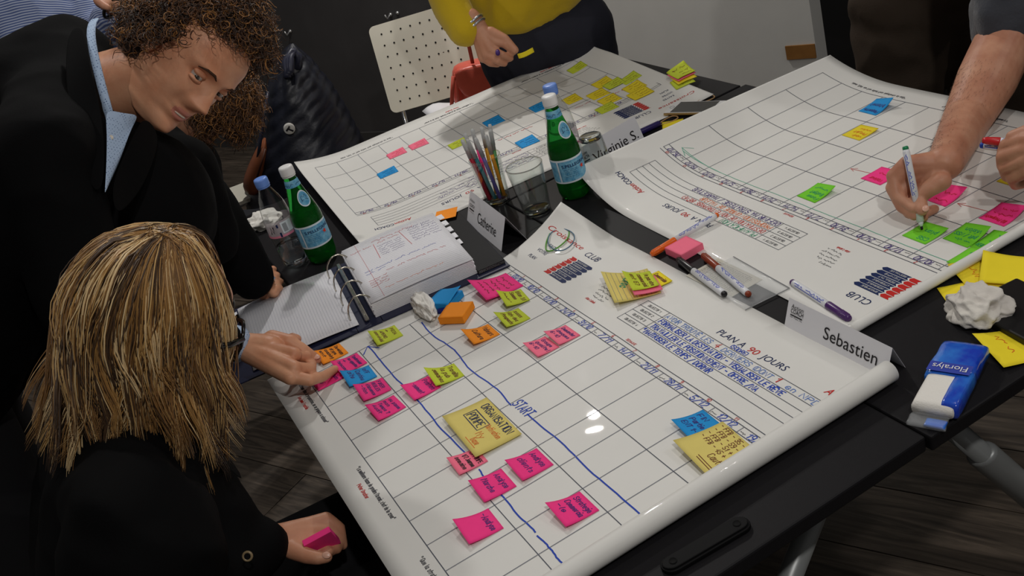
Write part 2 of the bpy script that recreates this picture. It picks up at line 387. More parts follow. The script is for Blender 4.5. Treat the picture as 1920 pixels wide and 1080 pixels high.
# ---------------------------------------------------------------- posters
WK, RWH = 0.0635, 0.1067
def clamp(x, a=0.0, b=1.0): return max(a, min(b, x))
def with_normal(pos):
    def S(a, b, off=0.0):
        p = pos(a, b)
        if off == 0.0: return p
        e = 2e-4
        n = (pos(a, b + e) - p).cross(pos(a + e, b) - p)
        return p + n.normalized() * off
    return S
def near_pos(a, b):
    z = .0012 + .0006 * math.sin(a * 23 + b * 11) + .0006; x = a
    c = clamp((.085 - a) / .15) * clamp((-b - .0) / .21)
    z += .055 * c ** 1.7; y = -b - .03 * c * c
    if a > .769:
        r = .0148; g = (a - .769) / r; x = .769 + r * math.sin(g); z += r * (1 - math.cos(g))
    return Vector((x, y, TZ + z))
R_O, R_P, R_Q = Vector((.693, .467, 0)), Vector((-.9996, .029, 0)), Vector((.029, .9996, 0))
def right_pos(a, b):
    z = .0014 + .0005 * math.sin(a * 21 + b * 9) + .0005; aa = a
    if a < .036:
        r = .0078; g = (.036 - a) / r; aa = .036 - r * math.sin(g); z += r * (1 - math.cos(g))
    t = clamp((a - .66) / .21); z += (.060 - .02 * clamp((b + .21) / .7)) * t ** 2; aa -= .012 * t ** 2
    p = R_O + R_P * aa + R_Q * b; p.z = TZ + z; return p
F_O, F_P, F_Q = Vector((-.537, .712, 0)), Vector((-.075, -.9972, 0)), Vector((-.9972, .075, 0))
def far_pos(a, b):
    z = .0012 + .0005 * math.sin(a * 19 + b * 8) + .0005; aa = a
    t = clamp((.06 - a) / .125); z += .028 * t ** 2 * clamp((b + .3) / .6)
    t2 = clamp((a - .70) / .19); z += .030 * t2 ** 2; aa -= .008 * t2 ** 2
    t3 = clamp((b - .36) / .13); z += .012 * t3 ** 2
    p = F_O + F_P * aa + F_Q * b; p.z = TZ + z; return p
m_paper = mat('poster_paper', (226, 225, 220), rough=.5, spec=.3, var=.02, scale=12, coat=.16, coat_rough=.022, bump=.05, bscale=60)
I_LINE = inkmat('line', (84, 88, 100)); I_LINE2 = inkmat('line_light', (124, 127, 136)); I_NAVY = inkmat('navy', (26, 42, 88)); I_RED = inkmat('red', (196, 40, 36))
I_BLUE = inkmat('blue_pen', (36, 70, 178)); I_LBLUE = inkmat('light_blue_pen', (98, 130, 196)); I_BLK = inkmat('black_pen', (34, 32, 36)); I_PURP = inkmat('purple_pen', (66, 44, 124)); I_GREEN = inkmat('green_pen', (36, 152, 112)); I_ORNG = inkmat('orange_pen', (226, 112, 44)); I_BRN = inkmat('brown_pen', (112, 52, 40)); I_GREY = inkmat('print_black', (56, 57, 66))
A0, A1, B0, B1 = -.065, .87, -.212, .487
def alist(lo, hi):
    return [lo + (.045 - lo) * k / 26 for k in range(26)] + [.045 + .6 * k / 24 for k in range(24)] + [.645 + .117 * k / 8 for k in range(8)] + [.762 + (hi - .762) * k / 28 for k in range(29)]
def txt_lines(surf, items, name, material, parent, lw):
    pl = []
    for it in items: pl += it
    return ink(name, surf, pl, lw, material, parent)
def poster(label, pos, dates, dcol, objectives, n_dates=13, lo=A0, hi=A1, group='printed wall planners on the tables'):
    S = with_normal(pos); root = thing('planning_poster', label, 'poster', S(.4, .1), group)
    mb = MB(); bl = [B0 + (B1 - B0) * k / 30 for k in range(31)]
    mb.grid([[pos(a, b) for b in bl] for a in alist(lo, hi)]); mb.build('paper_sheet', m_paper, root, solid=.0005)
    rr = random.Random(len(label)); E_ = min(13 * WK, hi - .004); s_ = max(0.0, lo + .004); s2 = max(-.03, lo + .004)
    hl = [[(s_, -k * RWH), (E_, -k * RWH)] for k in range(5)] + [[(s2, .014), (E_, .014)], [(s2, .0225), (E_, .0225)], [(s2, .0225), (s2, .0)]]
    ink('grid_lines', S, hl, .0013, I_LINE, root)
    ink('week_lines', S, [[(k * WK, .014 if k else .0225), (k * WK, -4 * RWH)] for k in range(14) if k * WK <= E_ + .001], .0013, I_LINE2, root)
    # header table of goals
    tx0, tx1, ty0, ty1 = .316, min(.80, hi - .005), .054, .119; rh = (ty1 - ty0) / 4
    tb = [[(tx0, ty0 + k * rh), (tx1, ty0 + k * rh)] for k in range(5)] + [[(tx0, ty0), (tx0, ty1)], [(.38, ty0), (.38, ty1)], [(tx1, ty0), (tx1, ty1)]]
    ink('goal_table_lines', S, tb, .0010, I_LINE, root)
    ink('goal_captions', S, sum([strokes('OBJECTIF %d' % (k + 1), tx0 + .014, ty1 - (k + 1) * rh + .0055, .0052, .036, jit=.02) for k in range(4)], []), .0008, I_GREY, root)
    # title
    for t_, x_, w_ in (('PLAN', .487, .044), ('A', .538, .012), ('JOURS', .590, .055)): print_text(S, t_, x_, .131, .0125, width=w_, shear=.12).build('title_word', I_NAVY, root, smooth=False)
    print_text(S, '90', .561, .131, .0125, width=.021, shear=.12).build('title_number', I_RED, root, smooth=False)
    print_text(S, 'Croissance', -.050, .142, .0125, width=.104, shear=.2).build('club_name_red', I_RED, root, smooth=False)
    print_text(S, 'CLUB', .074, .135, .0145, width=.046, shear=.1).build('club_word', I_NAVY, root, smooth=False)
    for k, (t_, x_, y_) in enumerate((('FAITES', -.012, .108), ('VOTRE', -.021, .086), ('PLAN', -.022, .064))): print_text(S, t_, x_, y_, .0085, shear=.1, width=(.032, .031, .024)[k]).build('slogan_word', I_NAVY, root, smooth=False)
    print_text(S, 'Action', .722, .134, .0125, width=.043, shear=.25, bold=.01).build('brand_red', I_RED, root, smooth=False)
    print_text(S, 'COACH', .767, .134, .0125, width=.048, shear=.1, bold=.01).build('brand_blue', I_NAVY, root, smooth=False)
    # emblem: six blue chevron bars with red arrow heads in front
    words = ('SPECIFIQUE', 'MESURABLE', 'ATTEIGNABLE', 'RESULTAT', 'TEMPS', 'REEVALUE')
    for k in range(6):
        y1_ = .119 - k * .0112; y0_ = y1_ - .0098; ym = (y0_ + y1_) / 2; sh = -.0006 * k
        for (x0, x1, m_, nm) in ((.0795, .132, I_NAVY, 'emblem_bar'), (.060, .0765, I_RED, 'emblem_arrow')):
            n = 8; tp = 0.0055 if nm == 'emblem_bar' else .004; rows = []
            for i in range(n + 1):
                t = i / n; a_ = x0 + (x1 - x0) * t; rows.append([S(a_ + sh, -y0_, .0004), S(a_ + sh + tp, -ym, .0004), S(a_ + sh, -y1_, .0004)])
            MB().grid(rows).build(nm, m_, root, smooth=False)
        ink('emblem_word', S, strokes(words[k], .087 + sh, y0_ + .0032, .0036, .034, jit=.02), .0006, m_paper, root, off=.0008)
    # quotations
    q5 = []
    for k in range(5): q5 += scrawl(.200 + .004 * k, .103 - k * .0095, .0055, (.030, .045, .043, .042, .036)[k], rnd=rr)
    ink('quotation', S, q5, .0009, I_GREY, root); ink('quotation_author', S, strokes('Alan Lakein', .212, .053, .0052, .030, jit=.05), .0009, I_RED, root)
    for x_, w_, t_ in ((.011, .162, 'echouer dans la preparation, on se prepare a echouer"'), (.330, .158, '"La meilleure facon de predire l\'avenir, c\'est de le creer"'), (.586, .16, '"Que la strategie soit belle est un fait, mais')):
        ink('margin_quotation', S, strokes(t_, x_, -.4455, .0068, w_, jit=.05), .0010, I_GREY, root)
    for x_, w_, t_ in ((.050, .052, 'Benjamin Franklin'), (.372, .042, 'Peter Drucker')):
        ink('margin_author', S, strokes(t_, x_, -.459, .0062, w_, jit=.05), .0010, I_RED, root)
    ink('week_caption', S, strokes('SEMAINE', .385, .026, .0045, .026, jit=.03), .0009, I_RED, root)
    for k in range(n_dates):
        if k * WK < lo: continue
        ink('day_caption', S, scrawl(k * WK + .003, .0035, .004, .011, rnd=rr), .0008, I_GREY, root)
        ink('week_number', S, strokes(str(k + 1), k * WK + .039, .0155, .0055, jit=.1), .0010, I_RED, root)
        ink('handwritten_date', S, strokes(dates[k], k * WK + .017, .002, .0105, .036, slant=.25, jit=.35, rnd=rr), .0016, dcol, root)
    for k, (t_, x_, y_, h_, w_, m_, lw) in enumerate(objectives):
        pl = strokes(t_, x_, y_, h_, w_, slant=.1, jit=.3, rnd=rr) if not t_.startswith('~') else scrawl(x_, y_, h_, w_, rnd=rr)
        ink('handwritten_goal', S, pl, lw, m_, root)
    return root, S
DATES = ['03/10', '10/10', '17/10', '24/10', '31/10', '7/11', '14/11', '21/11', '28/11', '5/12', '12/12', '19/12', '26/12']
P_NEAR, S_NEAR = poster('white planning poster with rolled edge and a big yellow Organisation note, beside the ring binder', near_pos, DATES, I_BLUE, [
    ('AVOIR TROUVÉ LES', .384, .106, .0095, .120, I_LBLUE, .0014), ('4', .512, .106, .0115, None, I_RED, .0020), ('DERNIERS (DONT', .530, .106, .0095, .115, I_LBLUE, .0014), ('1', .652, .107, .0115, None, I_RED, .0022), ('en NPDC)', .675, .106, .0095, .085, I_LBLUE, .0014),
    ('(SODRE)', .533, .121, .0075, .04, I_BLUE, .0014),
    ('FORMALISER LA DESTINATION - VISUALISER LE RÊVE', .386, .090, .0098, .300, I_BLUE, .0019), ('TRAVAILLER LE POSITIONNEMENT - OFFRE /NA', .386, .0735, .0098, .265, I_BLUE, .0019), ('"MAITRISER LE TEMPS / DORMIR', .383, .0575, .0098, .180, I_BLUE, .0019)], n_dates=12, hi=.832)
P_RIGHT, S_RIGHT = poster('white planning poster being written on by the man with the green-capped marker', right_pos, DATES, I_PURP, [
    ('PLANIFICATION', .388, .106, .0105, .105, I_GREEN, .0014), ('DESTINATION DE MON ENTREPRISE (RÊVE)', .386, .0895, .0105, .255, I_RED, .0014), ('PROPOSITION UNIQUE DE VALEUR', .386, .073, .0105, .215, I_ORNG, .0014), ('DEFINIR MA STRATEGIE / MARKETING', .384, .0565, .0110, .265, I_PURP, .0016)], lo=.004)
P_FAR, S_FAR = poster('white planning poster covered in small yellow notes, lying behind the bottles and glasses', far_pos, DATES, I_PURP, [
    ('~', .386, .106, .010, .18, I_PURP, .0015), ('~', .386, .0895, .010, .26, I_PURP, .0015), ('~', .386, .073, .010, .24, I_PURP, .0015), ('~', .384, .057, .010, .16, I_PURP, .0015)])
# felt-pen strategy lines drawn on the near poster
def wob(a0, a1, b, amp, seed, n=26):
    rr = random.Random(seed); return [(a0 + (a1 - a0) * i / n, -b + amp * math.sin(i * .5 + seed) + rr.uniform(-.0006, .0006)) for i in range(n + 1)]
for pls in ([wob(.0, .455, .302, .0012, 1), [(.024, -.288), (.0, -.302), (.020, -.318)]], [wob(.487, .66, .304, .001, 2)], [wob(.668, .79, .304, .0008, 5)], [wob(.015, .385, .194, .0035, 3)], [wob(.427, .79, .186, .001, 4)]):
    ink('drawn_blue_line', S_NEAR, pls, .0024, I_BLUE, P_NEAR)
ink('drawn_start_word', S_NEAR, strokes('START', .384, -.192, .017, .050, slant=.2, jit=.3), .0022, I_BLUE, P_NEAR)
ink('drawn_green_line', S_RIGHT, [wob(.06, .79, .012, .0012, 6, 40), [(.772, -.004), (.80, -.016), (.782, -.034)], [(.66, -.012), (.80, -.016)]], .0013, mat('ink_pale_green', (96, 176, 150), rough=.6), P_RIGHT)
def loc_ab(P, O, Pv, Q): d_ = P - O; d_.z = 0; return d_.dot(Pv), d_.dot(Q)
def near_ab(u, v): p = T(u, v, .002); return p.x, -p.y
def right_ab(u, v): return loc_ab(T(u, v, .002), R_O, R_P, R_Q)
def far_ab(u, v): return loc_ab(T(u, v, .002), F_O, F_P, F_Q)
for (p0, p1) in (((1675, 335), (1595, 316)), ((1860, 398), (1795, 381))):
    (x0, b0), (x1, b1) = right_ab(*p0), right_ab(*p1); dx, dy = x1 - x0, -(b1 - b0); L = math.hypot(dx, dy); ux, uy = dx / L, dy / L
    ink('drawn_red_arrow', S_RIGHT, [[(x0, -b0), (x1, -b1)], [(x1 - ux * .012 + uy * .006, -b1 - uy * .012 - ux * .006), (x1, -b1), (x1 - ux * .012 - uy * .006, -b1 - uy * .012 + ux * .006)]], .0011, I_RED, P_RIGHT)
# ---------------------------------------------------------------- sticky notes
NOTE = {'pink': (255, 62, 142), 'salmon': (255, 122, 150), 'orange': (255, 152, 40), 'lime': (200, 214, 62), 'green': (122, 214, 50), 'blue': (40, 150, 218), 'yellow': (236, 214, 50), 'pale': (228, 210, 120), 'bright': (246, 224, 48)}
def nmat(c): return mat('note_' + c, NOTE[c], rough=.75, spec=.2, var=.03, scale=60)
def note(base, a, b, w, h, ang, colour, label, lines=(), pen=None, lift=.014, z0=.0010, lw=.0012, side=1.0, group='sticky notes', texth=None, extra=None, curlr=.0):
    """a square of paper glued along its top edge to a sheet; the lower edge lifts. base(a,b,off)"""
    ca, sa = math.cos(ang), math.sin(ang)
    def surf(x, bb, off=0.0):           # x: right, bb: down, both from the note's centre
        t = clamp((bb + h / 2) / h); q = clamp(.5 - side * x / w) if side else 1.0
        up = lift * (t ** 2.0) * (.45 + .75 * q) + curlr * clamp(x / w + .5) ** 3
        return base(a + x * ca - bb * sa, b + x * sa + bb * ca, z0 + up + off)
    root = thing('sticky_note', label, 'note', surf(0, 0), group)
    mb = MB(); n = 8; mb.grid([[surf(-w / 2 + w * i / n, -h / 2 + h * j / n) for j in range(n + 1)] for i in range(n + 1)])
    mb.build('note_paper', nmat(colour), root, solid=.0003)
    pen = pen or I_PURP; rr = random.Random(sum(map(ord, label))); k = len(lines)
    for i, t_ in enumerate(lines):
        th = texth or min(h * .17, h * .72 / max(k, 1) * .62); yy = h / 2 - h * .13 - th - i * (h * .76 / max(k, 1)); sl = -.0
        L = w * min(.8, .16 + .085 * len(t_))
        pl = scrawl(-w * .36, yy, th, w * .7 * rr.uniform(.7, 1), rnd=rr) if t_.startswith('~') else strokes(t_, -w * .40 + rr.uniform(0, .04) * w, yy, th, L, ang=sl, slant=.15, jit=.3, rnd=rr)
        ink('handwriting', surf, pl, lw, pen, root, off=.0005)
    if extra: extra(surf, root)
    return root
n5 = .051
G1 = 'sticky notes on the near planning poster'
for (u, v, c, lab, lines, pen, sz, lift, da) in (
    (622, 665, 'orange', 'orange sticky note held by the thumb of the man in the black blazer', ('Developp', 'skype', 'coaching', 'envt'), I_BLK, (n5, n5), .010, -.04),
    (613, 711, 'pink', 'pink sticky note pressed under the index finger of the man in the blazer', ('reunion', 'du', 'lundi'), I_PURP, (n5, n5), .002, -.03),
    (656, 684, 'pink', 'pink sticky note about synchronising diaries, above the small blue note', ('Synchroniser', 'les agendas', '+', 'telecoms'), I_PURP, (n5, n5), .010, -.06),
    (675, 708, 'blue', 'blue sticky note wedged between two pink notes near the hand', ('off', 'Continu', 'site'), I_PURP, (n5, n5), .014, .03),
    (701, 733, 'pink', 'pink sticky note reading fixer regles d absence', ('FIXER', 'REGLES', "d'absence", '-tion'), I_PURP, (n5, n5), .012, .02),
    (725, 767, 'pink', 'pink sticky note ending with a question mark after the word temps', ('ou passe', 'mon', 'Temps ?', 'Audit'), I_PURP, (n5, n5), .010, -.06),
    (725, 631, 'lime', 'lime sticky note reading pizza, beside the tip of the blue arrow', ('PIZZA', '+', 'APERO', 'convivial'), I_BRN, (n5, n5), .012, .04),
    (836, 706, 'lime', 'lime sticky note touching the pink positionnement note', ('Travaille', 'la pub', 'semaines'), I_BRN, (n5, n5), .016, .06),
    (791, 730, 'pink', 'pink sticky note reading positionnement', ('Position', '-nement'), I_PURP, (n5, n5), .010, -.05),
    (878, 867, 'salmon', 'salmon sticky note tucked under the big yellow Organisation note', ('LA POMPE', '1/2 Journee', 'semaine'), I_BLK, (.044, .047), .008, .02),
    (925, 912, 'pink', 'pink sticky note reading analyse marche', ('Analyse', 'Marche'), I_PURP, (n5, n5), .009, .02),
    (994, 873, 'pink', 'pink sticky note reading analyse clients', ('Analyse', 'clients'), I_PURP, (n5, n5), .009, .0),
    (899, 989, 'pink', 'pink sticky note with the single word analyse', ('-Analyse',), I_PURP, (n5, n5), .012, .03),
    (1075, 957, 'pink', 'pink sticky note reading strategie commerciale', ('Strategie', 'Commercia', '-le'), I_PURP, (n5, n5), .012, .0),
    (1309, 800, 'blue', 'blue sticky note reading fin partie 1', ('FIN', 'Partie 1', 'ENT 1-S.'), I_PURP, (n5, n5), .010, .06),
    (932, 541, 'pink', 'large pink sticky note densely written, beside the orange and blue pads', ('~', '~', '~', '~', '~'), I_BRN, (.078, .078), .020, .02),
    (965, 563, 'lime', 'lime sticky note overlapping the large pink one', ('Bilan Sf', 'Somme', '~'), I_BRN, (n5, .045), .016, .14),
    (962, 598, 'lime', 'lime sticky note with a crossed-out brown word on top', ('xxxxx', 'Rdv des', 'Prospects'), I_BRN, (n5, .047), .014, .04),
    (903, 629, 'orange', 'orange sticky note reading valeurs culture', ('Valeurs', 'Culture'), I_BLK, (n5, n5), .014, .02),
    (1055, 630, 'salmon', 'salmon sticky note reading demander cheques, upper of a pair', ('Demander', 'cheques', '6-10'), I_PURP, (n5, .042), .008, .0),
    (1016, 652, 'salmon', 'salmon sticky note reading groupe qualite, lower of a pair', ('Groupe', 'qualite!', '6-10'), I_PURP, (n5, .042), .008, .0)):
    a, b = near_ab(u, v)
    note(S_NEAR, a, b, sz[0], sz[1], da, c, lab, lines, pen, lift, .0028 if 'overlapping' in lab else (.0016 if ('above the small' in lab or 'wedged' in lab or 'fixer' in lab) else .0010), group=G1)
def pompe_box(surf, root):
    ink('drawn_box', surf, [[(-.047, .012), (.006, .012), (.006, -.010), (-.047, -.010), (-.047, .012)]], .0016, I_NAVY, root)
    ink('handwriting', surf, strokes('POMPE', -.043, -.006, .0135, .045, slant=.05), .0018, I_NAVY, root)
    ink('handwriting', surf, strokes('ORGANISATION', -.048, .021, .0125, .10, slant=.05), .0018, I_NAVY, root)
    ink('faint_writing', surf, strokes('Motivation', .005, .004, .009, .045) + strokes('My', .012, -.016, .011, .018) + strokes('base', .02, -.028, .010, .02) + [[(.01, -.031), (.044, -.031)]], .0010, I_ORNG, root)
a, b = near_ab(904, 803)
note(S_NEAR, a, b, .130, .078, .03, 'pale', 'big yellow sticky note reading organisation with pompe in a drawn box', (), None, .007, .0032, group=G1, extra=pompe_box)
def ffb(surf, root):
    for i, t_ in enumerate(('- FFB - 35 - NORD', '- FFB - 59 - 62', '- FFB - 51 +', '- FFB - 45 +')): ink('handwriting', surf, strokes(t_, -.048, .030 - i * .0105, .0075, (.085, .075, .06, .06)[i], ang=-.05), .0011, I_BRN, root)
    ink('handwriting', surf, strokes('Caution !', -.005, -.018, .010, .045) + [[(-.012, -.026), (.03, -.027)], [(-.010, -.030), (.032, -.031)]], .0011, I_BRN, root)
a, b = near_ab(1352, 853)
note(S_NEAR, a, b, .110, .078, .09, 'pale', 'big yellow sticky note with a brown list, running into the rolled paper edge', (), None, .010, .0022, group=G1, extra=ffb)
# loose pile of notes on the near poster
G2 = 'loose pile of notes on the near planning poster'
a, b = near_ab(1190, 540)
def lined(surf, root): ink('ruled_lines', surf, [[(-.044, .034 - .0085 * i), (.044, .034 - .0085 * i)] for i in range(9)], .0006, I_LINE2, root); ink('handwriting', surf, strokes('Croc', -.028, -.005, .014, .035, ang=-.5), .0022, I_GREEN, root)
note(S_NEAR, a - .004, b + .003, .095, .082, .35, 'pale', 'pale yellow ruled note, largest of the loose pile, with green writing', (), None, .020, .0018, group=G2, extra=lined)
note(S_NEAR, a + .014, b - .034, .05, .045, .1, 'bright', 'bright yellow note at the back of the loose pile', ('Commerciale', '~'), I_BRN, .004, .0030, group=G2)
note(S_NEAR, a + .024, b - .008, .055, .050, .35, 'salmon', 'salmon note inside the loose pile under the lime one', (), None, .014, .0085, group=G2)
note(S_NEAR, a + .012, b - .010, .058, .048, .3, 'lime', 'lime note on top of the loose pile with brown writing struck in green', ('Ne pas etre', 'commercial', 'ent G?'), I_BRN, .016, .0120, group=G2)
# notes on the poster being written on
G3 = 'sticky notes on the poster being written on'
for (u, v, c, lab, lines, pen, lift) in (
    (1643, 204, 'blue', 'blue sticky note alone near the far edge of the written-on poster', ('Plaquette', 'Internet'), I_PURP, .016),
    (1613, 250, 'yellow', 'yellow sticky note with orange writing, next to the blue one', ('voir', 'Projet', '~'), I_ORNG, .004),
    (1652, 331, 'pink', 'pink sticky note half hidden by the writing hand', ('Valeur', '~'), I_RED, .004),
    (1531, 364, 'green', 'green sticky note alone, between the date row and the red arrow', ('Focus', 'Budget', '~'), I_GREEN, .010),
    (1772, 369, 'pink', 'pink sticky note in the shadow behind the writing hand', ('~', '~'), I_RED, .012),
    (1880, 405, 'pink', 'pink sticky note at the tail of a red arrow', ('BD Prospects', '~', '~'), I_RED, .012),
    (1735, 438, 'green', 'green sticky note under the tip of the marker', ('CSG', 'plan'), I_GREEN, .005),
    (1813, 444, 'green', 'green sticky note reading vision with a slash', ('~', 'pdt / NSS', 'vision'), I_GREEN, .012),
    (1866, 459, 'green', 'green sticky note beside the rolled edge with three green lines', ('CLARIFIER', '~', '~'), I_GREEN, .012),
    (1822, 489, 'green', 'green sticky note in the last dated week, by the rolled edge', ('Temps', 'en', '~'), I_GREEN, .006),
    (1912, 336, 'yellow', 'yellow sticky note below the hand that holds the spare markers', ('~', '~', '~'), I_ORNG, .006)):
    a, b = right_ab(u, v)
    if a > .69: a -= .01
    note(S_RIGHT, a, b, n5, n5, .02, c, lab, lines, pen, lift, group=G3, lw=.0011)
# notes on the far poster
G4 = 'sticky notes on the far planning poster'
for (u, v, c, lab, pen, w_, h_) in (
    (744, 289, 'salmon', 'salmon note beside another salmon one, nearer the puffer jacket', I_RED, n5, .040),
    (785, 272, 'salmon', 'salmon note beside another salmon one, nearer the pen glass', I_RED, n5, .040),
    (727, 325, 'blue', 'blue note in front of the pair of salmon notes', I_NAVY, n5, .040),
    (860, 270, 'lime', 'lime note just behind the glass of felt pens', I_BRN, n5, .040),
    (926, 229, 'blue', 'blue note behind the tips of the felt pens', I_NAVY, n5, n5),
    (989, 267, 'blue', 'blue note between the pen glass and the green bottle', I_NAVY, n5, n5),
    (1013, 201, 'blue', 'blue note half hidden by the bottle caps', I_NAVY, n5, n5),
    (1073, 187, 'yellow', 'yellow note alone just right of the bottle caps', I_BRN, .044, n5),
    (1083, 130, 'lime', 'lime note nearest the standing woman in yellow', I_BRN, n5, .044),
    (1131, 157, 'yellow', 'yellow note touching a lime one in the top row', I_BRN, n5, n5),
    (1152, 160, 'lime', 'lime note between a yellow note and another lime note', I_BRN, n5, .044),
    (1183, 152, 'lime', 'lime note at the end of the top row of notes', I_BRN, n5, .044),
    (1122, 178, 'yellow', 'yellow note in the middle row, left of the red writing', I_BRN, n5, n5),
    (1143, 188, 'yellow', 'yellow note in the middle row just above the lower lime note', I_BRN, n5, n5),
    (1190, 166, 'yellow', 'yellow note half covered by another yellow note', I_BRN, n5, n5),
    (1201, 178, 'yellow', 'yellow note lying over another yellow note', I_BRN, .058, n5),
    (1138, 204, 'lime', 'lime note lowest of the cluster, closest to the printed emblem', I_BRN, n5, .044)):
    a, b = far_ab(u, v)
    note(S_FAR, a, b, w_, h_, .03, c, lab, ('~', '~', '~'), pen, .004, .0026 if ('between a' in lab or 'lying over' in lab) else .001, group=G4, lw=.0010)
for i, (ts, lw_) in enumerate((((965, 250, .10), .0016), ((1160, 172, .09), .0016), ((1135, 186, .05), .0014), ((1092, 196, .05), .0014))):
    a, b = far_ab(ts[0], ts[1]); ink('handwritten_red_word', S_FAR, scrawl(a - ts[2] / 2, -b, .009, ts[2], rnd=random.Random(i + 5), ang=.0), lw_, I_RED, P_FAR)
a, b = far_ab(1281, 155)
for i, (c, lab, da, db, an, lf) in enumerate((('lime', 'lime note at the bottom of the small stack near the phone', .012, -.020, .25, .004), ('yellow', 'yellow note in the small stack near the phone, second from the bottom', .0, -.008, .15, .012), ('salmon', 'salmon note showing as a thin edge in the small stack near the phone', -.004, .004, .0, .012), ('lime', 'lime note on top of the small stack near the phone', -.006, .008, .0, .014))):
    note(S_FAR, a + da, b + db, .052, .052, an, c, lab, ('~', '~', '~') if c == 'lime' else (), I_BRN, lf, .002 + .004 * i, group='small stack of notes near the phone', lw=.0010)
# ---------------------------------------------------------------- things on the tables
def plane(o, X, Dn, N=None):
    """flat surface: o origin, X right, Dn down; N outward normal"""
    o = Vector(o); X = Vector(X).normalized(); Dn = Vector(Dn).normalized(); N = Vector(N).normalized() if N else Dn.cross(X).normalized()
    return lambda a, b, off=0.0: o + X * a + Dn * b + N * off
def cyl(c, r, ang0):
    """cylinder surface round the vertical through c: a = arc length to the right as seen from outside, b = down"""
    c = Vector(c)
    def S(a, b, off=0.0):
        t = ang0 + a / r(b) if callable(r) else ang0 + a / r
        rr = (r(b) if callable(r) else r) + off
        return Vector((c.x + rr * math.cos(t), c.y + rr * math.sin(t), c.z - b))
    return S
def thin_clear(name, tint, ior, rough=.02, base=.02):
    m = bpy.data.materials.new(name); m.use_nodes = True; nt = m.node_tree; N = nt.nodes; N.remove(N['Principled BSDF']); MATS[name] = m
    tr = N.new('ShaderNodeBsdfTransparent'); tr.inputs[0].default_value = (*tint, 1); gl = N.new('ShaderNodeBsdfGlossy'); gl.inputs['Roughness'].default_value = rough
    lw_ = N.new('ShaderNodeLayerWeight'); lw_.inputs['Blend'].default_value = .5; pw = N.new('ShaderNodeMath'); pw.operation = 'POWER'; pw.inputs[1].default_value = 3.2; nt.links.new(lw_.outputs['Facing'], pw.inputs[0])
    ad = N.new('ShaderNodeMath'); ad.operation = 'MULTIPLY_ADD'; ad.inputs[1].default_value = .75; ad.inputs[2].default_value = base + .03; nt.links.new(pw.outputs[0], ad.inputs[0])
    mx = N.new('ShaderNodeMixShader'); nt.links.new(ad.outputs[0], mx.inputs[0]); nt.links.new(tr.outputs[0], mx.inputs[1]); nt.links.new(gl.outputs[0], mx.inputs[2]); nt.links.new(mx.outputs[0], N['Material Output'].inputs[0]); return m
m_pet = thin_clear('clear_pet', (.95, .96, .96), 1.4, .03, .03)
m_thin = thin_clear('thin_glass', (.93, .95, .94), 1.5, .01, .02)
m_glass = mat('clear_glass', (252, 254, 253), rough=.01, trans=1.0, ior=1.45, spec=.5)
m_water = mat('water', (240, 248, 252), rough=.0, trans=1.0, ior=1.33)
m_gpet = mat('green_pet', (52, 176, 74), rough=.05, trans=.9, ior=1.2, spec=.6)
m_gwat = mat('green_water', (40, 150, 62), rough=.02, trans=.8, ior=1.33)
m_capw = mat('cap_white', (232, 232, 230), rough=.4); m_capb = mat('cap_blue', (112, 150, 226), rough=.35)
m_lab = mat('label_paper', (226, 236, 242), rough=.45); m_labb = mat('label_blue', (136, 196, 222), rough=.45, rgb2=(78, 154, 196), scale=120); m_labd = inkmat('label_navy', (28, 44, 92)); m_star = inkmat('star_red', (226, 62, 36))
def cam_ang(x, y): return math.atan2(CAM.y - y, CAM.x - x)
def screw_cap(name, c, r, z0, z1, m, parent):
    mb = MB(); n = 48; rows = []
    for (k, h, rib) in ((1.0, z0, 1), (1.0, z1 - .004, 1), (.96, z1 - .001, 0), (.7, z1, 0), (.02, z1, 0)):
        rows.append([(c[0] + (r * k + (.0005 if (rib and i % 2) else 0)) * math.cos(2 * math.pi * i / n), c[1] + (r * k + (.0005 if (rib and i % 2) else 0)) * math.sin(2 * math.pi * i / n), h) for i in range(n)])
    mb.grid(rows, close_v=True); o = mb.build(name, m, parent)
    mb = MB(); mb.tube([(c[0], c[1], z0 - .004), (c[0], c[1], z0 - .001)], r * .98, 24); mb.build('safety_ring', m, o)
    return o
def band(S, a0, a1, b0, b1, off, m, name, parent, n=24, k=2):
    MB().grid([[S(a0 + (a1 - a0) * i / n, b0 + (b1 - b0) * j / k, off) for j in range(k + 1)] for i in range(n + 1)]).build(name, m, parent)
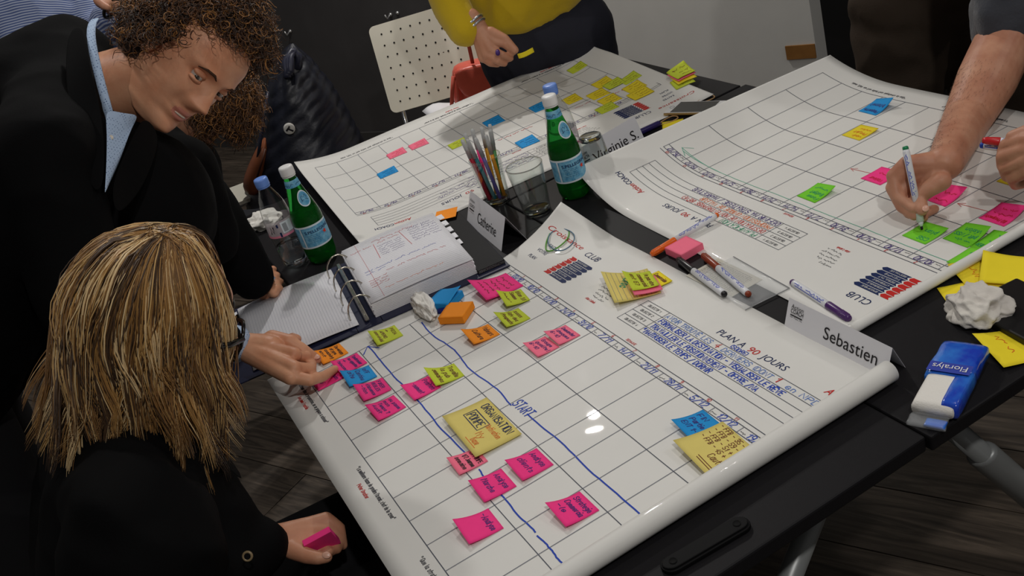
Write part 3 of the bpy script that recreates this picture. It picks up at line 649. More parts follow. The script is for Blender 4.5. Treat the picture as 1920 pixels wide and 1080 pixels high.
def green_bottle(x, y, label, turn):
    c = Vector((x, y, TZ)); t = thing('mineral_water_bottle', label, 'bottle', c, 'green mineral water bottles'); a0 = cam_ang(x, y) + turn
    prof = [(.002, .004), (.020, .002), (.026, .0008), (.032, .006), (.0345, .018), (.0345, .040), (.0340, .044), (.0340, .098), (.0345, .102), (.0340, .112), (.031, .128), (.0265, .146), (.0215, .165), (.0172, .182), (.0145, .196), (.0135, .203), (.0135, .214)]
    mb = MB(); mb.lathe(prof, c, 40); mb.build('bottle_body', m_gpet, t)
    mb = MB(); mb.lathe([(.001, .008), (.028, .008), (.0325, .02), (.0322, .118), (.030, .122), (.001, .122)], c, 32); mb.build('liquid', m_gwat, t)
    screw_cap('screw_cap', (x, y), .0155, TZ + .212, TZ + .232, m_capw, t)
    S = cyl((x, y, TZ + .098), .0343, a0)
    band(S, -.098, .098, .0, .054, .0004, m_lab, 'label_border', t, 40); lb = None
    MB().grid([[S(-.040 + .080 * i / 24, .004 + .046 * j / 2, .0008) for j in range(3)] for i in range(25)]).build('front_label', m_labb, t)
    band(S, -.094, -.044, .004, .050, .0008, m_labb, 'back_label', t, 14); band(S, .044, .094, .004, .050, .0008, m_labb, 'back_label', t, 14)
    print_text(S, 'S.PELLEGRINO', -.033, -.0185, .0068, width=.066, off=.0013, bold=.015).build('brand_word', m_labd, t, smooth=False)
    st = []
    for k in range(11): q = math.pi / 2 + math.pi * k / 5; rr_ = .0065 if k % 2 == 0 else .0026; st.append((rr_ * math.cos(q), rr_ * math.sin(q)))
    mb = MB(); mb.add([S(.012, .0255, .0013)] + [S(.012 + p[0], .0255 - p[1], .0013) for p in st[:10]], [(0, i + 1, (i + 1) % 10 + 1) for i in range(10)]); mb.build('red_star', m_star, t, smooth=False)
    rr = random.Random(2)
    ink('small_print', S, sum([scrawl(-.030, -.024 - .004 * i, .0026, .030, rnd=rr) for i in range(5)], []), .0005, m_labd, t, off=.0013)
    ink('label_frame', S, [[(-.038, -.006), (.038, -.006), (.038, -.048), (-.038, -.048), (-.038, -.006)]], .0006, m_labd, t, off=.0013)
    def rn(b): return .0155 + .0012 * clamp((b) / .02) * 2.2
    Sn = cyl((x, y, TZ + .201), lambda b: .0142 + max(b, 0) * .165, a0)
    band(Sn, -.040, .040, .0, .016, .0006, m_labb, 'neck_label', t, 24); ink('neck_print', Sn, scrawl(-.03, -.011, .006, .06, rnd=rr), .0008, m_labd, t, off=.0012)
    # oval shoulder badge, tangent to the shoulder
    So = cyl((x, y, TZ + .175), lambda b: .0205 + clamp(b, -.03, .06) * .27, a0)
    for (s_, m_, of, nm) in ((1.0, m_lab, .0010, 'shoulder_badge'), (.84, m_labb, .0016, 'badge_field')):
        mb = MB(); pts = [((.0135 * s_) * math.cos(q) * (1 - .22 * math.sin(q)), .017 - (.0185 * s_) * math.sin(q)) for q in [2 * math.pi * k / 28 for k in range(28)]]
        mb.add([So(.0, .017, of)] + [So(px, py, of) for px, py in pts], [(0, i + 1, (i + 1) % 28 + 1) for i in range(28)]); mb.build(nm, m_, t, smooth=False)
    ink('badge_print', So, [[(-.006, -.020), (-.006, -.013), (-.003, -.010), (0, -.014), (.003, -.009), (.006, -.014), (.006, -.020), (-.006, -.020)], [(-.008, -.022), (.008, -.022)]], .0008, m_labd, t, off=.0022)
green_bottle(-.468, -.238, 'green sparkling water bottle standing beside the ring binder', .42)
green_bottle(-.180, .272, 'green sparkling water bottle standing between the drinking glasses', .55)
def clear_bottle(x, y, label, hgt, turn, wlevel):
    c = Vector((x, y, TZ)); t = thing('water_bottle', label, 'bottle', c, 'clear water bottles'); a0 = cam_ang(x, y) + turn; k = hgt / .218
    prof = [(.001, .006), (.012, .004), (.022, .0008), (.0285, .004), (.031, .014), (.0302, .022), (.0312, .030), (.0302, .038), (.0312, .046), (.0305, .054), (.0298, .062), (.0312, .074), (.0318, .082), (.0318, .122), (.0312, .130), (.0290, .150), (.0235, .170), (.0165, .186), (.0128, .194), (.0125, .204)]
    mb = MB(); mb.lathe([(r_, h_ * k) for r_, h_ in prof], c, 40); mb.build('bottle_body', m_pet, t)
    if wlevel:
        mb = MB(); mb.lathe([(.001, .010), (.021, .006), (.0275, .010), (.0292, .03), (.0292, wlevel), (.001, wlevel)], c, 28); mb.build('water', m_water, t)
        for q in range(5):
            a_ = a0 + q * 1.256; mb = MB(); mb.tube([c + Vector((.010 * math.cos(a_), .010 * math.sin(a_), .007)), c + Vector((.024 * math.cos(a_), .024 * math.sin(a_), .003)), c + Vector((.030 * math.cos(a_), .030 * math.sin(a_), .016))], .0026, 6); mb.build('base_rib', m_pet, t)
    screw_cap('screw_cap', (x, y), .0152, TZ + .200 * k, TZ + .218 * k, m_capb, t)
    S = cyl((x, y, TZ + .122 * k), .0322, a0)
    m_film = mat('label_film', (236, 224, 230), rough=.2, spec=.4, alpha=.5)
    band(S, -.085, .085, 0, .038, .0003, m_film, 'label_film', t, 40); band(S, -.085, .085, .033, .038, .0007, inkmat('pink_band', (232, 140, 164)), 'pink_band', t, 40)
    band(S, -.004, .022, .004, .030, .0007, m_lab, 'barcode_panel', t, 8)
    ink('barcode', S, [[(.000 + .0016 * i, -.008), (.000 + .0016 * i, -.027)] for i in range(6)], .0007, I_BLK, t, off=.0012)
    ink('label_figures', S, strokes('N', -.030, -.026, .016, .010) + strokes('e', .027, -.018, .014, .011), .0026, I_BLK, t, off=.0012)
    band(S, -.014, -.010, .006, .014, .0007, I_NAVY, 'label_mark', t, 4); band(S, -.012, -.008, .026, .037, .0009, I_NAVY, 'label_mark', t, 4)
clear_bottle(-.507, -.292, 'clear plastic water bottle with blue cap beside the green bottle and binder', .218, .1, .055)
clear_bottle(-.248, .312, 'clear plastic water bottle with blue cap behind the second green bottle', .228, 2.2, 0)
# glasses
def tumbler(name, label, x, y, h, r0, r1, flip=False, group='drinking glasses'):
    t = thing(name, label, 'glass', (x, y, TZ), group); w_ = .0022
    pr = [(.001, .0), (r0 - .002, .0), (r0, .002), (r1, h), (r1 - w_ / 2, h + .0008), (r1 - w_, h), (r0 - w_, .013), (r0 * .7, .010), (.001, .010)]
    z_ = lambda q: TZ + .0004 + (h - q if flip else q)
    pr = [(r0 - .001, .001), (r0, .004), (r1, h)]; pr = [(r_, z_(q) - TZ) for r_, q in pr]
    if flip: pr = pr[::-1]
    mb = MB(); mb.lathe(pr, (x, y, TZ), 48); mb.build('glass_wall', m_thin, t); mb = MB(); mb.lathe([(r_ - .0018, q) for r_, q in pr], (x, y, TZ), 48); mb.build('inner_wall', m_thin, t)
    a_, b_ = sorted((z_(.0005), z_(.010))); mb = MB(); mb.lathe([(.0005, a_ - TZ), (r0 - .003, a_ - TZ), (r0 - .0022, a_ - TZ + .001), (r0 - .0022, b_ - TZ - .001), (r0 - .004, b_ - TZ), (.0005, b_ - TZ)], (x, y, TZ), 40); mb.build('thick_base', m_glass, t)
    mb = MB(); rim = r1 - w_ / 2; zz = TZ + (.0012 if flip else h); mb.tube([(x + rim * math.cos(q), y + rim * math.sin(q), zz) for q in [2 * math.pi * k / 40 for k in range(40)]], .0012, 6, closed=True); mb.build('rim', m_glass, t)
    return t
tumbler('pen_glass', 'drinking glass packed with felt pens behind the Catherine name card', -.325, .150, .112, .028, .036)
tumbler('drinking_glass', 'empty upright drinking glass in front of the green bottle', -.188, .178, .112, .030, .040)
tumbler('drinking_glass', 'upturned drinking glass in front of the Virginie name card', -.205, .352, .100, .026, .035, True)
# felt pens in the glass
rr = random.Random(11); m_fcap = mat('frosted_cap', (214, 216, 216), rough=.35, trans=.45, ior=1.2)
PENS = [('orange', (240, 158, 40)), ('green', (60, 130, 66)), ('yellow', (232, 222, 60)), ('amber', (244, 176, 44)), ('pink', (238, 40, 128)), ('maroon', (132, 28, 42)), ('crimson', (176, 30, 52)), ('teal', (40, 120, 128)), ('violet', (96, 84, 156))]
for i, (nm, c) in enumerate(PENS):
    a_ = i * 2 * math.pi / len(PENS) + .3; ri, ro = .0195 - .006 * (i % 2), .0285 - .004 * (i % 2)
    b_ = a_ + .35
    p0 = Vector((-.325 + ri * math.cos(b_), .150 + ri * math.sin(b_), TZ + .0145)); p1 = Vector((-.325 + ro * math.cos(a_), .150 + ro * math.sin(a_), TZ + .112)); q = (p1 - p0).normalized()
    L = .150 + .012 * rr.random(); t = thing('felt_pen', '%s felt pen with a frosted cap standing in the pen glass' % nm, 'pen', p0, 'felt pens in the glass')
    mb = MB(); mb.tube([p0, p0 + q * .002, p0 + q * (L * .72)], [.003, .0042, .0042], 10); mb.build('barrel', mat('felt_' + nm.replace(' ', '_'), c, rough=.35), t)
    mb = MB(); mb.tube([p0 + q * (L * .70), p0 + q * (L * .97), p0 + q * L], [.0049, .0046, .0036], 10); mb.build('cap', m_fcap, t)
    mb = MB(); mb.tube([p0 + q * (L * .72), p0 + q * (L * .80), p0 + q * (L * .83)], [.0036, .0026, .001], 8); mb.build('nib', mat('felt_' + nm.replace(' ', '_'), c), t)
# name cards
m_card = mat('card_white', (232, 232, 236), rough=.55, spec=.3)
def tent(label, f0, f1, depth, h, name, tw, th, x_off, logo=True, zb=0.0):
    """folded card: front foot line f0->f1 (reading direction), going back by depth along the left-hand normal"""
    f0 = Vector((f0[0], f0[1], TZ + .0006 + zb)); f1 = Vector((f1[0], f1[1], TZ + .0006 + zb)); X = (f1 - f0); L = X.length; X.normalize(); Bk = Vector((-X.y, X.x, 0))
    t = thing('name_card', label, 'name card', f0.lerp(f1, .5), 'folded name cards')
    r0, r1 = f0 + Bk * depth / 2 + UP * h, f1 + Bk * depth / 2 + UP * h; b0_, b1_ = f0 + Bk * depth, f1 + Bk * depth
    mb = MB(); mb.grid([[f0, f1], [r0, r1], [b0_, b1_]]); mb.build('folded_card', m_card, t, smooth=False, solid=.0005)
    Dn = (f0 - r0).normalized(); S = plane(f0, X, Dn, X.cross(-Dn)); H = (f0 - r0).length
    print_text(S, name, x_off, H * .26, th, width=tw, off=.0009).build('printed_name', inkmat('print_dark', (40, 38, 40)), t, smooth=False)
    if logo:
        print_text(S, 'Action', .009, H * .72, .0065, width=.026, off=.0009).build('logo_word', inkmat('print_dark', (40, 38, 40)), t, smooth=False)
        print_text(S, 'COACH', .009, H * .56, .0070, width=.027, off=.0009, bold=.01).build('logo_word', inkmat('print_dark', (40, 38, 40)), t, smooth=False)
        MB().quad(S(.009, -H * .47, .0009), S(.035, -H * .47, .0009), S(.035, -H * .51, .0009), S(.009, -H * .51, .0009)).build('logo_bar', inkmat('print_dark', (40, 38, 40)), t, smooth=False)
        ink('logo_tagline', S, scrawl(.009, H * .40, .003, .026, rnd=random.Random(4)), .0006, I_GREY, t, off=.0009)
    return t
tent('white folded name card reading Sebastien, beside the poster roll', (.556, .210), (.763, .208), .036, .043, 'Sebastien', .105, .019, .082)
tent('white folded name card reading Catherine, beside the ring binder', (-.300, .055), (-.100, .040), .060, .066, 'Catherine', .105, .023, .060)
tent('white folded name card reading Virginie S., behind the upturned glass', (-.232, .325), (-.262, .515), .036, .062, 'Virginie S.', .135, .022, .045)
# ring binder
BU, BV = Vector((.13, .9915, 0)), Vector((-.9915, .13, 0)); BO = Vector((-.062, -.272, 0))
def bp(u_, v_, h_=0.0): p = BO + BU * u_ + BV * v_; p.z = TZ + .0035 + h_; return p
bd = thing('ring_binder', 'open navy ring binder with a lined handwritten page and ring mechanism', 'binder', bp(0, .16))
m_navy = mat('binder_navy', (30, 34, 62), rough=.45, spec=.4, var=.1, scale=80); m_blackboard = mat('binder_black', (12, 12, 14), rough=.6, spec=.2)
m_sheet = mat('ruled_paper', (232, 232, 236), rough=.6, spec=.2); I_RULE = inkmat('rule_grey', (186, 188, 200))
for nm, u0, u1 in (('front_cover', -.300, -.026), ('back_cover', .026, .295)):
    mb = MB(); mb.box(bp((u0 + u1) / 2, .16, .0015), (u1 - u0, .328, .003), (BU, BV, UP)); mb.build(nm, m_navy, bd, smooth=False, bevel=.001)
mb = MB(); mb.box(bp(0, .16, .0015), (.050, .328, .003), (BU, BV, UP)); mb.build('spine', m_navy, bd, smooth=False)
mb = MB(); mb.box(bp(.262, .165, .0075), (.058, .310, .008), (BU, BV, UP)); pk = mb.build('black_pad', m_blackboard, bd, smooth=False, bevel=.001)
mb = MB(); mb.box(bp(.262, .012, .0075), (.056, .004, .006), (BU, BV, UP)); mb.build('pad_page_edge', m_sheet, pk, smooth=False)
# page block: stepped leaves
leaves = MB(); n = 9
for k in range(n):
    o_ = .0012 * math.sin(k * 2.1); leaves.box(bp(.125 + o_, .165, .005 + k * .0033), (.216, .292, .0028), (BU, BV, UP))
leaves.build('page_block', m_sheet, bd, smooth=False)
HT = .0345
def pg(a_, b_, off=0.0): return bp(.018 + a_, .312 - b_, HT + .001 + .003 * math.sin(clamp(a_ / .216) * math.pi) + off)
mb = MB(); mb.grid([[pg(.216 * i / 12, .294 * j / 4) for j in range(5)] for i in range(13)]); rp_ = mb.build('written_page', m_sheet, bd, solid=.0003)
ink('ruled_lines', pg, [[(.006, -.012 - .0082 * i), (.210, -.012 - .0082 * i)] for i in range(34)], .0005, I_RULE, rp_); ink('margin_line', pg, [[(.03, -.004), (.03, -.290)]], .0005, I_RED, rp_)
rr = random.Random(21)
ink('red_handwriting', pg, scrawl(.060, -.190, .009, .13, rnd=rr), .0009, I_RED, rp_); ink('red_handwriting', pg, scrawl(.012, -.045, .009, .05, rnd=rr) + scrawl(.065, -.030, .010, .095, rnd=rr) + scrawl(.075, -.045, .008, .05, rnd=rr) + [[(.066, -.040), (.063, -.120)], [(.128, -.030), (.135, -.118)]]  , .0009, I_RED, rp_); ink('red_handwriting', pg, sum([scrawl(.018, -.205 - .010 * i, .008, .04, rnd=rr) for i in range(4)], []), .0009, I_RED, rp_)
ink('blue_handwriting', pg, sum([scrawl(.070, -.062 - .010 * i, .007, .055, rnd=rr) for i in range(6)], []), .0008, I_PURP, rp_); ink('blue_handwriting', pg, scrawl(.020, -.160, .009, .17, rnd=rr) + scrawl(.020, -.172, .009, .05, rnd=rr), .0010, I_BLUE, rp_)
ink('blue_handwriting', pg, sum([scrawl(.145, -.035 - .012 * i, .008, .062, rnd=rr) for i in range(7)], []), .0008, I_PURP, rp_)
ink('orange_handwriting', pg, scrawl(.040, -.262, .008, .125, rnd=rr), .0009, I_ORNG, rp_)
for k in range(5):
    mb = MB(); mb.box(bp(.240, .285 - k * .030, .030 - .004 * k), (.018, .026, .0006), (BU, BV, UP)); tb = mb.build('divider_tab', m_sheet, bd, smooth=False)
    S = plane(bp(.234, .278 - k * .030, .0306 - .004 * k), BU, -BV, UP); ink('tab_mark', S, strokes('%d' % (k + 1), .001, -.006, .006), .0007, I_GREY, tb)
mb = MB(); mb.box(bp(.262, .318, .0175), (.050, .050, .0006), (Vector((.5, .86, 0)), Vector((-.86, .5, 0)), UP)); mb.build('orange_marker_note', nmat('orange'), bd, smooth=False, label='orange sticky note marking a page')
def lp(a_, b_, off=0.0): return bp(-.232 + a_, .312 - b_, .006 + .004 * math.sin(clamp(a_ / .214) * math.pi) + off)
mb = MB(); mb.grid([[lp(.214 * i / 12, .296 * j / 4) for j in range(5)] for i in range(13)]); lp_ = mb.build('blank_page', m_sheet, bd, solid=.0003)
ink('ruled_lines', lp, [[(.004, -.006 - .0058 * i), (.210, -.006 - .0058 * i)] for i in range(49)] + [[(.006 + .0058 * i, -.004), (.006 + .0058 * i, -.292)] for i in range(35)], .0004, I_RULE, lp_)
mb = MB(); mb.box(bp(-.245, .285, .004), (.02, .04, .0006), (BU, BV, UP)); mb.build('divider_tab', m_sheet, bd, smooth=False)
m_steel = mat('ring_steel', (204, 198, 186), rough=.22, metal=.95)
mb = MB(); mb.box(bp(0, .165, .008), (.009, .300, .006), (BU, BV, UP)); rm = mb.build('ring_bar', m_steel, bd, smooth=False, bevel=.002)
for v_ in (.045, .120, .195, .270):
    mb = MB(); pts = []
    for k in range(17): q = math.pi * 1.08 * k / 16 - .04 * math.pi; pts.append(bp(.029 * math.cos(q), v_, .010 + .040 * max(math.sin(q), -.1)))
    mb.tube(pts, .0017, 8); mb.build('ring', m_steel, rm)
# pads of notes
def pad(label, c, w_, h_, ang, z0, thick, colour, lead=False, tilt=None):
    X = Vector((math.cos(ang), math.sin(ang), 0)); Y = Vector((-X.y, X.x, 0)); t = thing('note_pad', label, 'note pad', (c[0], c[1], TZ + z0), 'thick pads of sticky notes')
    Z = UP
    if tilt: X = Vector((X.x, X.y, tilt[0])).normalized(); Y = Vector((Y.x, Y.y, tilt[1])).normalized(); Z = X.cross(Y)
    P = Vector((c[0], c[1], TZ + z0 + thick / 2)); mb = MB()
    mb.box(P, (w_, h_, thick), (X, Y, Z)); mb.build('pad_block', nmat(colour), t, smooth=False, bevel=.0006)
    mb = MB(); n_ = 8; mb.grid([[P + Z * (thick / 2 + .0006 + .010 * (i / n_) ** 2.2 * (j / n_ if lead else .0)) + X * (w_ * (i / n_ - .5)) + Y * (h_ * (j / n_ - .5)) for j in range(n_ + 1)] for i in range(n_ + 1)]); mb.build('top_sheet', nmat(colour), t, solid=.0003)
    return t
c = T(858, 592, .004); pad('orange pad of sticky notes lying on the near poster', (c.x, c.y), .052, .052, .72, .0035, .013, 'orange')
c = T(838, 566, .008); pad('blue pad of sticky notes between the crumpled tissue and the orange pad', (c.x - .006, c.y), .052, .052, .55, .0035, .013, 'blue', True)
c = T(1283, 466, .008); pad('pink pad of sticky notes beside the orange-capped marker', (c.x, c.y), .050, .050, .02, .0006, .013, 'salmon')
# markers
m_mkw = mat('marker_white', (226, 228, 232), rough=.35, spec=.5); I_MK = inkmat('marker_print', (40, 66, 190))
def marker(label, tail, tip, cap_rgb, capped=True, group='whiteboard markers', plug=None, r=.0062, flutes=True):
    """tail: plug end, tip: cap end"""
    p0, p1 = Vector(tail), Vector(tip); q = (p1 - p0).normalized(); L = (p1 - p0).length; key = 'mk_%d_%d_%d' % cap_rgb
    t = thing('marker_pen', label, 'marker', p0.lerp(p1, .5), group); mc = mat(key, cap_rgb, rough=.3, spec=.5); z = L * (.66 if capped else .90)
    mb = MB(); mb.tube([p0 + q * .006, p0 + q * .010, p0 + q * z], [r * .86, r, r], 16); mb.build('barrel', m_mkw, t)
    mb = MB(); mb.tube([p0, p0 + q * .002, p0 + q * .007], [r * .6, r * .84, r * .86], 14); mb.build('end_plug', mc if plug is None else mat('plug_%d' % plug[0], plug, rough=.4), t)
    if capped:
        mb = MB(); mb.tube([p0 + q * (z - .002), p0 + q * z, p0 + q * (L - .006), p0 + q * L], [r * 1.02, r * 1.12, r * .98, r * .7], 16); cp = mb.build('cap', mc, t)
        if flutes:
            s_ = q.orthogonal().normalized(); b_ = q.cross(s_)
            for k in range(8):
                d_ = (s_ * math.cos(k * math.pi / 4) + b_ * math.sin(k * math.pi / 4)) * r * .98; mb = MB(); mb.tube([p0 + q * (L * .86) + d_, p0 + q * (L - .004) + d_ * .95], .0008, 5); mb.build('flute', mc, cp)
    else:
        mb = MB(); mb.tube([p0 + q * z, p0 + q * (z + .004), p0 + q * (L - .006)], [r * .8, r * .62, r * .42], 14); mb.build('collar', m_mkw, t)
        mb = MB(); mb.tube([p0 + q * (L - .006), p0 + q * (L - .001), p0 + q * L], [.0022, .002, .001], 10); mb.build('nib', I_BLK, t)
    # printed brand stripe along the barrel, on the side facing up and the viewer
    to = ((CAM - p0).normalized() + UP * .4); to = (to - q * to.dot(q)).normalized(); sd = q.cross(to)
    S = lambda a_, b_, off=0.0: p0 + q * a_ + (to * math.cos(b_ / r) + sd * math.sin(b_ / r)) * (r + off)
    rr_ = random.Random(int(p0.x * 1e4)); pl = scrawl(L * .10, -.0022, .0036, L * .14, rnd=rr_) + scrawl(L * .30, -.0026, .0056, L * .30, rnd=rr_) + [[(L * .12, -.004), (L * .58, -.004)]]
    ink('printed_mark', S, pl, .0009, I_MK, t, off=.0004)
    return t
def on(u, v, h): return T(u, v, h)
marker('orange-capped white marker resting on the pink note pad', on(1346, 402, .014), on(1221, 477, .0075), (232, 104, 28))
marker('black-capped white marker lying on the plastic sleeve', on(1360, 553, .010), on(1271, 486, .0070), (30, 30, 32))
marker('brown-capped white marker lying on the plastic sleeve', on(1405, 553, .010), on(1318, 478, .0090), (138, 56, 30))
marker('purple-capped white marker tucked along the edge of the written-on poster', on(1484, 528, .0065), on(1593, 598, .0065), (74, 36, 100))
p0, p1 = T(1168, 263, .008), T(1237, 231, .008)
t = thing('marker_pen', 'dark navy pen lying behind the Virginie name card', 'marker', p0.lerp(p1, .5)); mb = MB(); q = (p1 - p0).normalized(); mb.tube([p0 - q * .02, p0, p1 - q * .003, p1], [.006, .0075, .0075, .006], 14); mb.build('barrel', mat('pen_navy', (44, 34, 92), rough=.35), t); mb = MB(); mb.tube([p0 - q * .021, p0 + q * .03], .0079, 14); mb.build('cap', mat('pen_navy2', (36, 30, 78), rough=.3), t)
# small dark blue cap under the pads
p0 = T(822, 584, .006); mb = MB(); mb.tube([p0, p0 + Vector((.012, .016, 0))], .0055, 12); tag(mb.build('ballpoint_pen', mat('cap_navy', (26, 38, 118), rough=.35)), 'dark blue pen end peeking out beside the orange pad', 'pen')
# crumpled tissues
def tissue(label, c, rx, ry, rz, seed, m=None, squeeze=0.0, ax=None):
    bm = bmesh.new(); bmesh.ops.create_icosphere(bm, subdivisions=5, radius=1.0); o_ = Vector((seed * 3.7, seed * 1.3, seed))
    for v in bm.verts:
        p = v.co.copy(); s_ = 0.0
        for k, (fq, am) in enumerate(((1.2, .40), (2.4, .20), (5.0, .05))): s_ += am * (1 - 2 * abs(noise.noise(p * fq + o_)))
        w_ = 1 + s_ - .12; tp = 1.0 - squeeze * (p.x * .5 + .5)
        v.co = Vector((p.x * rx * w_, p.y * ry * w_ * tp, max(p.z * rz * w_ * tp, -rz * .55)))
    zmin = min(v.co.z for v in bm.verts)
    me = bpy.data.meshes.new('crumpled_tissue'); bm.to_mesh(me); bm.free(); me.materials.append(m or mat('tissue_white', (236, 233, 226), rough=.85, spec=.1, bump=.3, bscale=350))
    if ax: me.transform(Matrix.Rotation(ax, 4, 'Z'))
    me.polygons.foreach_set('use_smooth', [True] * len(me.polygons))
    o = finish('crumpled_tissue', me); o.location = (c[0], c[1], c[2] - zmin + .0008); tag(o, label, 'tissue', 'crumpled tissues'); return o
c = T(797, 578, .010); tissue('crumpled white tissue twisted beside the blue note pad', (c.x, c.y, TZ + .003), .042, .017, .016, 1.0, squeeze=.35, ax=-.1)
c = T(1835, 575, .015); tissue('crumpled white tissue ball with grey stains on the bare table', (c.x, c.y, TZ), .036, .030, .024, 2.3, mat('tissue_stained', (232, 228, 218), rough=.85, rgb2=(196, 190, 184), scale=14, bump=.3, bscale=350))
c = T(493, 415, .010); tissue('crumpled white tissue behind the clear water bottle', (c.x, c.y, TZ), .036, .036, .018, 3.1)
# plastic sleeve with a printed card
C4 = [T(1296, 490, .001), T(1385, 485, .001), T(1480, 543, .001), T(1400, 585, .001), T(1300, 535, .001)]
t = thing('plastic_sleeve', 'clear plastic sleeve holding a printed instruction card under two markers', 'sleeve', T(1385, 535)); m_film = mat('sleeve_film', (235, 238, 240), rough=.1, spec=.6, alpha=.16)
so = T(1398, 584, .0008); ex = (T(1298, 521, .0008) - so); ey = (T(1481, 543, .0008) - so)
mb = MB(); n_ = 14; mb.grid([[so + ex * (i / n_) + ey * (j / n_) + UP * (.0028 + .0012 * math.sin(i * 1.3) * math.sin(j * .9)) for j in range(n_ + 1)] for i in range(n_ + 1)]); mb.build('film', m_film, t, solid=.0002)
for a_, b_ in ((so, so + ey), (so + ey, so + ey + ex)):
    mb = MB(); mb.tube([a_ + UP * .003, b_ + UP * .003], .0008, 6); mb.build('welded_seam', mat('seam_white', (150, 152, 154), rough=.3), t)
cx, cy = T(1290, 520, .001), T(1372, 563, .001); kx = T(1346, 485, .001); X = (cy - cx); Dn = (cx - kx)
Sx = X.normalized(); Sd = (Dn - Sx * Dn.dot(Sx)).normalized(); S = plane(kx + UP * .0012, Sx, Sd, UP); LX, LD = X.length, Dn.dot(Sd)
mb = MB(); mb.grid([[S(0, 0), S(LX, 0)], [S(0, LD), S(LX, LD)]]); cd_ = mb.build('printed_card', mat('card_grey', (196, 192, 178), rough=.6), t, smooth=False)
rr = random.Random(8); ink('card_print', S, sum([scrawl(LX * .06, -.008 - .0035 * i, .0020, LX * .86, rnd=rr) for i in range(int((LD - .012) / .0035))], []), .0005, I_GREY, cd_, off=.0004)
# yellow notes near the written-on poster roll and loose on the table
G5 = 'loose yellow notes on the bare table'
flat = lambda a_, b_, off=0.0: Vector((a_, -b_, TZ + off))
for (u, v, w_, h_, an, c_, lab, z0, lf, ln) in (
    (1850, 515, .10, .076, .45, 'yellow', 'yellow note with orange scribbles partly under the poster roll', .001, .004, ('~', '~')),
    (1893, 510, .076, .076, .95, 'bright', 'yellow note curling over the one with orange scribbles', .004, .012, ()),
    (1800, 548, .05, .05, .5, 'bright', 'yellow note corner showing from under the crumpled tissue ball', .0008, .001, ()),
    (1903, 650, .076, .076, .35, 'bright', 'yellow note with a folded lower edge near the tissue pack', .001, .012, ('142', '~')),
    (1262, 236, .07, .05, .6, 'bright', 'yellow note lying between the phone and the written-on poster', .001, .002, ())):
    p = T(u, v, .002); note(flat, p.x, -p.y, w_, h_, an, c_, lab, ln, I_ORNG, lf, z0, group=G5)
# tissue pack
A_, B_ = T(1745, 792, .002), T(1812, 668, .002); q = (B_ - A_); q.z = 0; L = q.length; q.normalize(); sd = Vector((q.y, -q.x, 0)); W_ = .060; H_ = .026
t = thing('tissue_pack', 'opened blue plastic pack of paper tissues on the table corner', 'tissue pack', A_.lerp(B_, .5))
def slab(y0, y1, x0, x1, z0, z1, nm, m_, puff=.0, r_=.006):
    mb = MB(); rows = []; n_ = 14
    for i in range(n_ + 1):
        y = y0 + (y1 - y0) * i / n_; ring = []
        e_ = 1 - .22 * abs(2 * i / n_ - 1) ** 6
        for k in range(20):
            a_ = 2 * math.pi * k / 20; ca, sa = math.cos(a_), math.sin(a_); ex_ = .45
            px = math.copysign(abs(ca) ** ex_, ca); pz = math.copysign(abs(sa) ** ex_, sa)
            wz = 1 + puff * noise.noise(Vector((px * 1.5, y * 60, pz)))
            ring.append(A_ + q * y + sd * ((x0 + x1) / 2 + (x1 - x0) / 2 * px * wz) + UP * ((z0 + z1) / 2 + (z1 - z0) / 2 * pz * e_ * wz))
        rows.append(ring)
    mb.grid(rows, close_v=True); o_ = len(mb.v) - 20 * (n_ + 1); mb.f.append(tuple(range(20))[::-1]); mb.m.append(0); mb.f.append(tuple(20 * n_ + k for k in range(20))); mb.m.append(0)
    return mb.build(nm, m_, t, fixn=True)
slab(.008, L - .012, -.026, .026, .001, H_ - .003, 'tissues', mat('tissue_white', (236, 233, 226)), 0)
m_bfilm = mat('blue_film', (24, 62, 190), rough=.18, spec=.6, rgb2=(52, 132, 226), scale=26, coat=.5, bump=.5, bscale=60)
slab(L * .48, L, -W_ / 2, W_ / 2, -.0005, H_, 'blue_wrapper', m_bfilm, .05); slab(.012, L * .6, .008, W_ / 2 + .001, -.0005, H_ - .001, 'blue_wrapper_side', m_bfilm, .05)
slab(-.014, .02, -.024, .024, .0, .007, 'open_film_end', m_film, .3); slab(-.012, .002, -.004, .022, .001, .006, 'blue_film_flap', m_bfilm, .2)
S = plane(A_ + q * (L * .56) + UP * (H_ + .0012), -sd, q, UP)
MB().quad(S(-.027, -.010), S(.027, -.010), S(.027, .010), S(-.027, .010)).build('brand_banner', inkmat('banner_blue', (58, 74, 170)), t, smooth=False)
print_text(plane(A_ + q * (L * .56) + UP * (H_ + .0012), -sd, q, UP), 'Floralys', 0, -.0045, .010, width=.044, off=.0008, align='CENTER').build('brand_word', m_capw, t, smooth=False)
# phone and tan rubber band
Pc = [T(1245, 212, .008), T(1272, 192, .008), T(1352, 190, .008)]; X = (Pc[2] - Pc[1]); X.z = 0; X.normalize(); Y = Vector((-X.y, X.x, 0)); c = Pc[1] + X * .062 - Y * .033
t = thing('smartphone', 'smartphone with white bezel, black screen and gold edge beside the far poster', 'phone', (c.x, c.y, TZ))
c.z = TZ + .0065; mb = MB(); mb.box(c, (.138, .067, .007), (X, Y, UP)); mb.build('gold_case', mat('gold_edge', (206, 170, 112), rough=.3, metal=.7), t, smooth=False, bevel=.003)
mb = MB(); mb.box(c + UP * .0036, (.134, .063, .0006), (X, Y, UP)); mb.build('white_bezel', mat('bezel_white', (226, 226, 226), rough=.2), t, smooth=False)
mb = MB(); mb.box(c + UP * .0041, (.104, .058, .0005), (X, Y, UP)); mb.build('screen', mat('screen_black', (6, 6, 8), rough=.08, spec=.5), t, smooth=False)
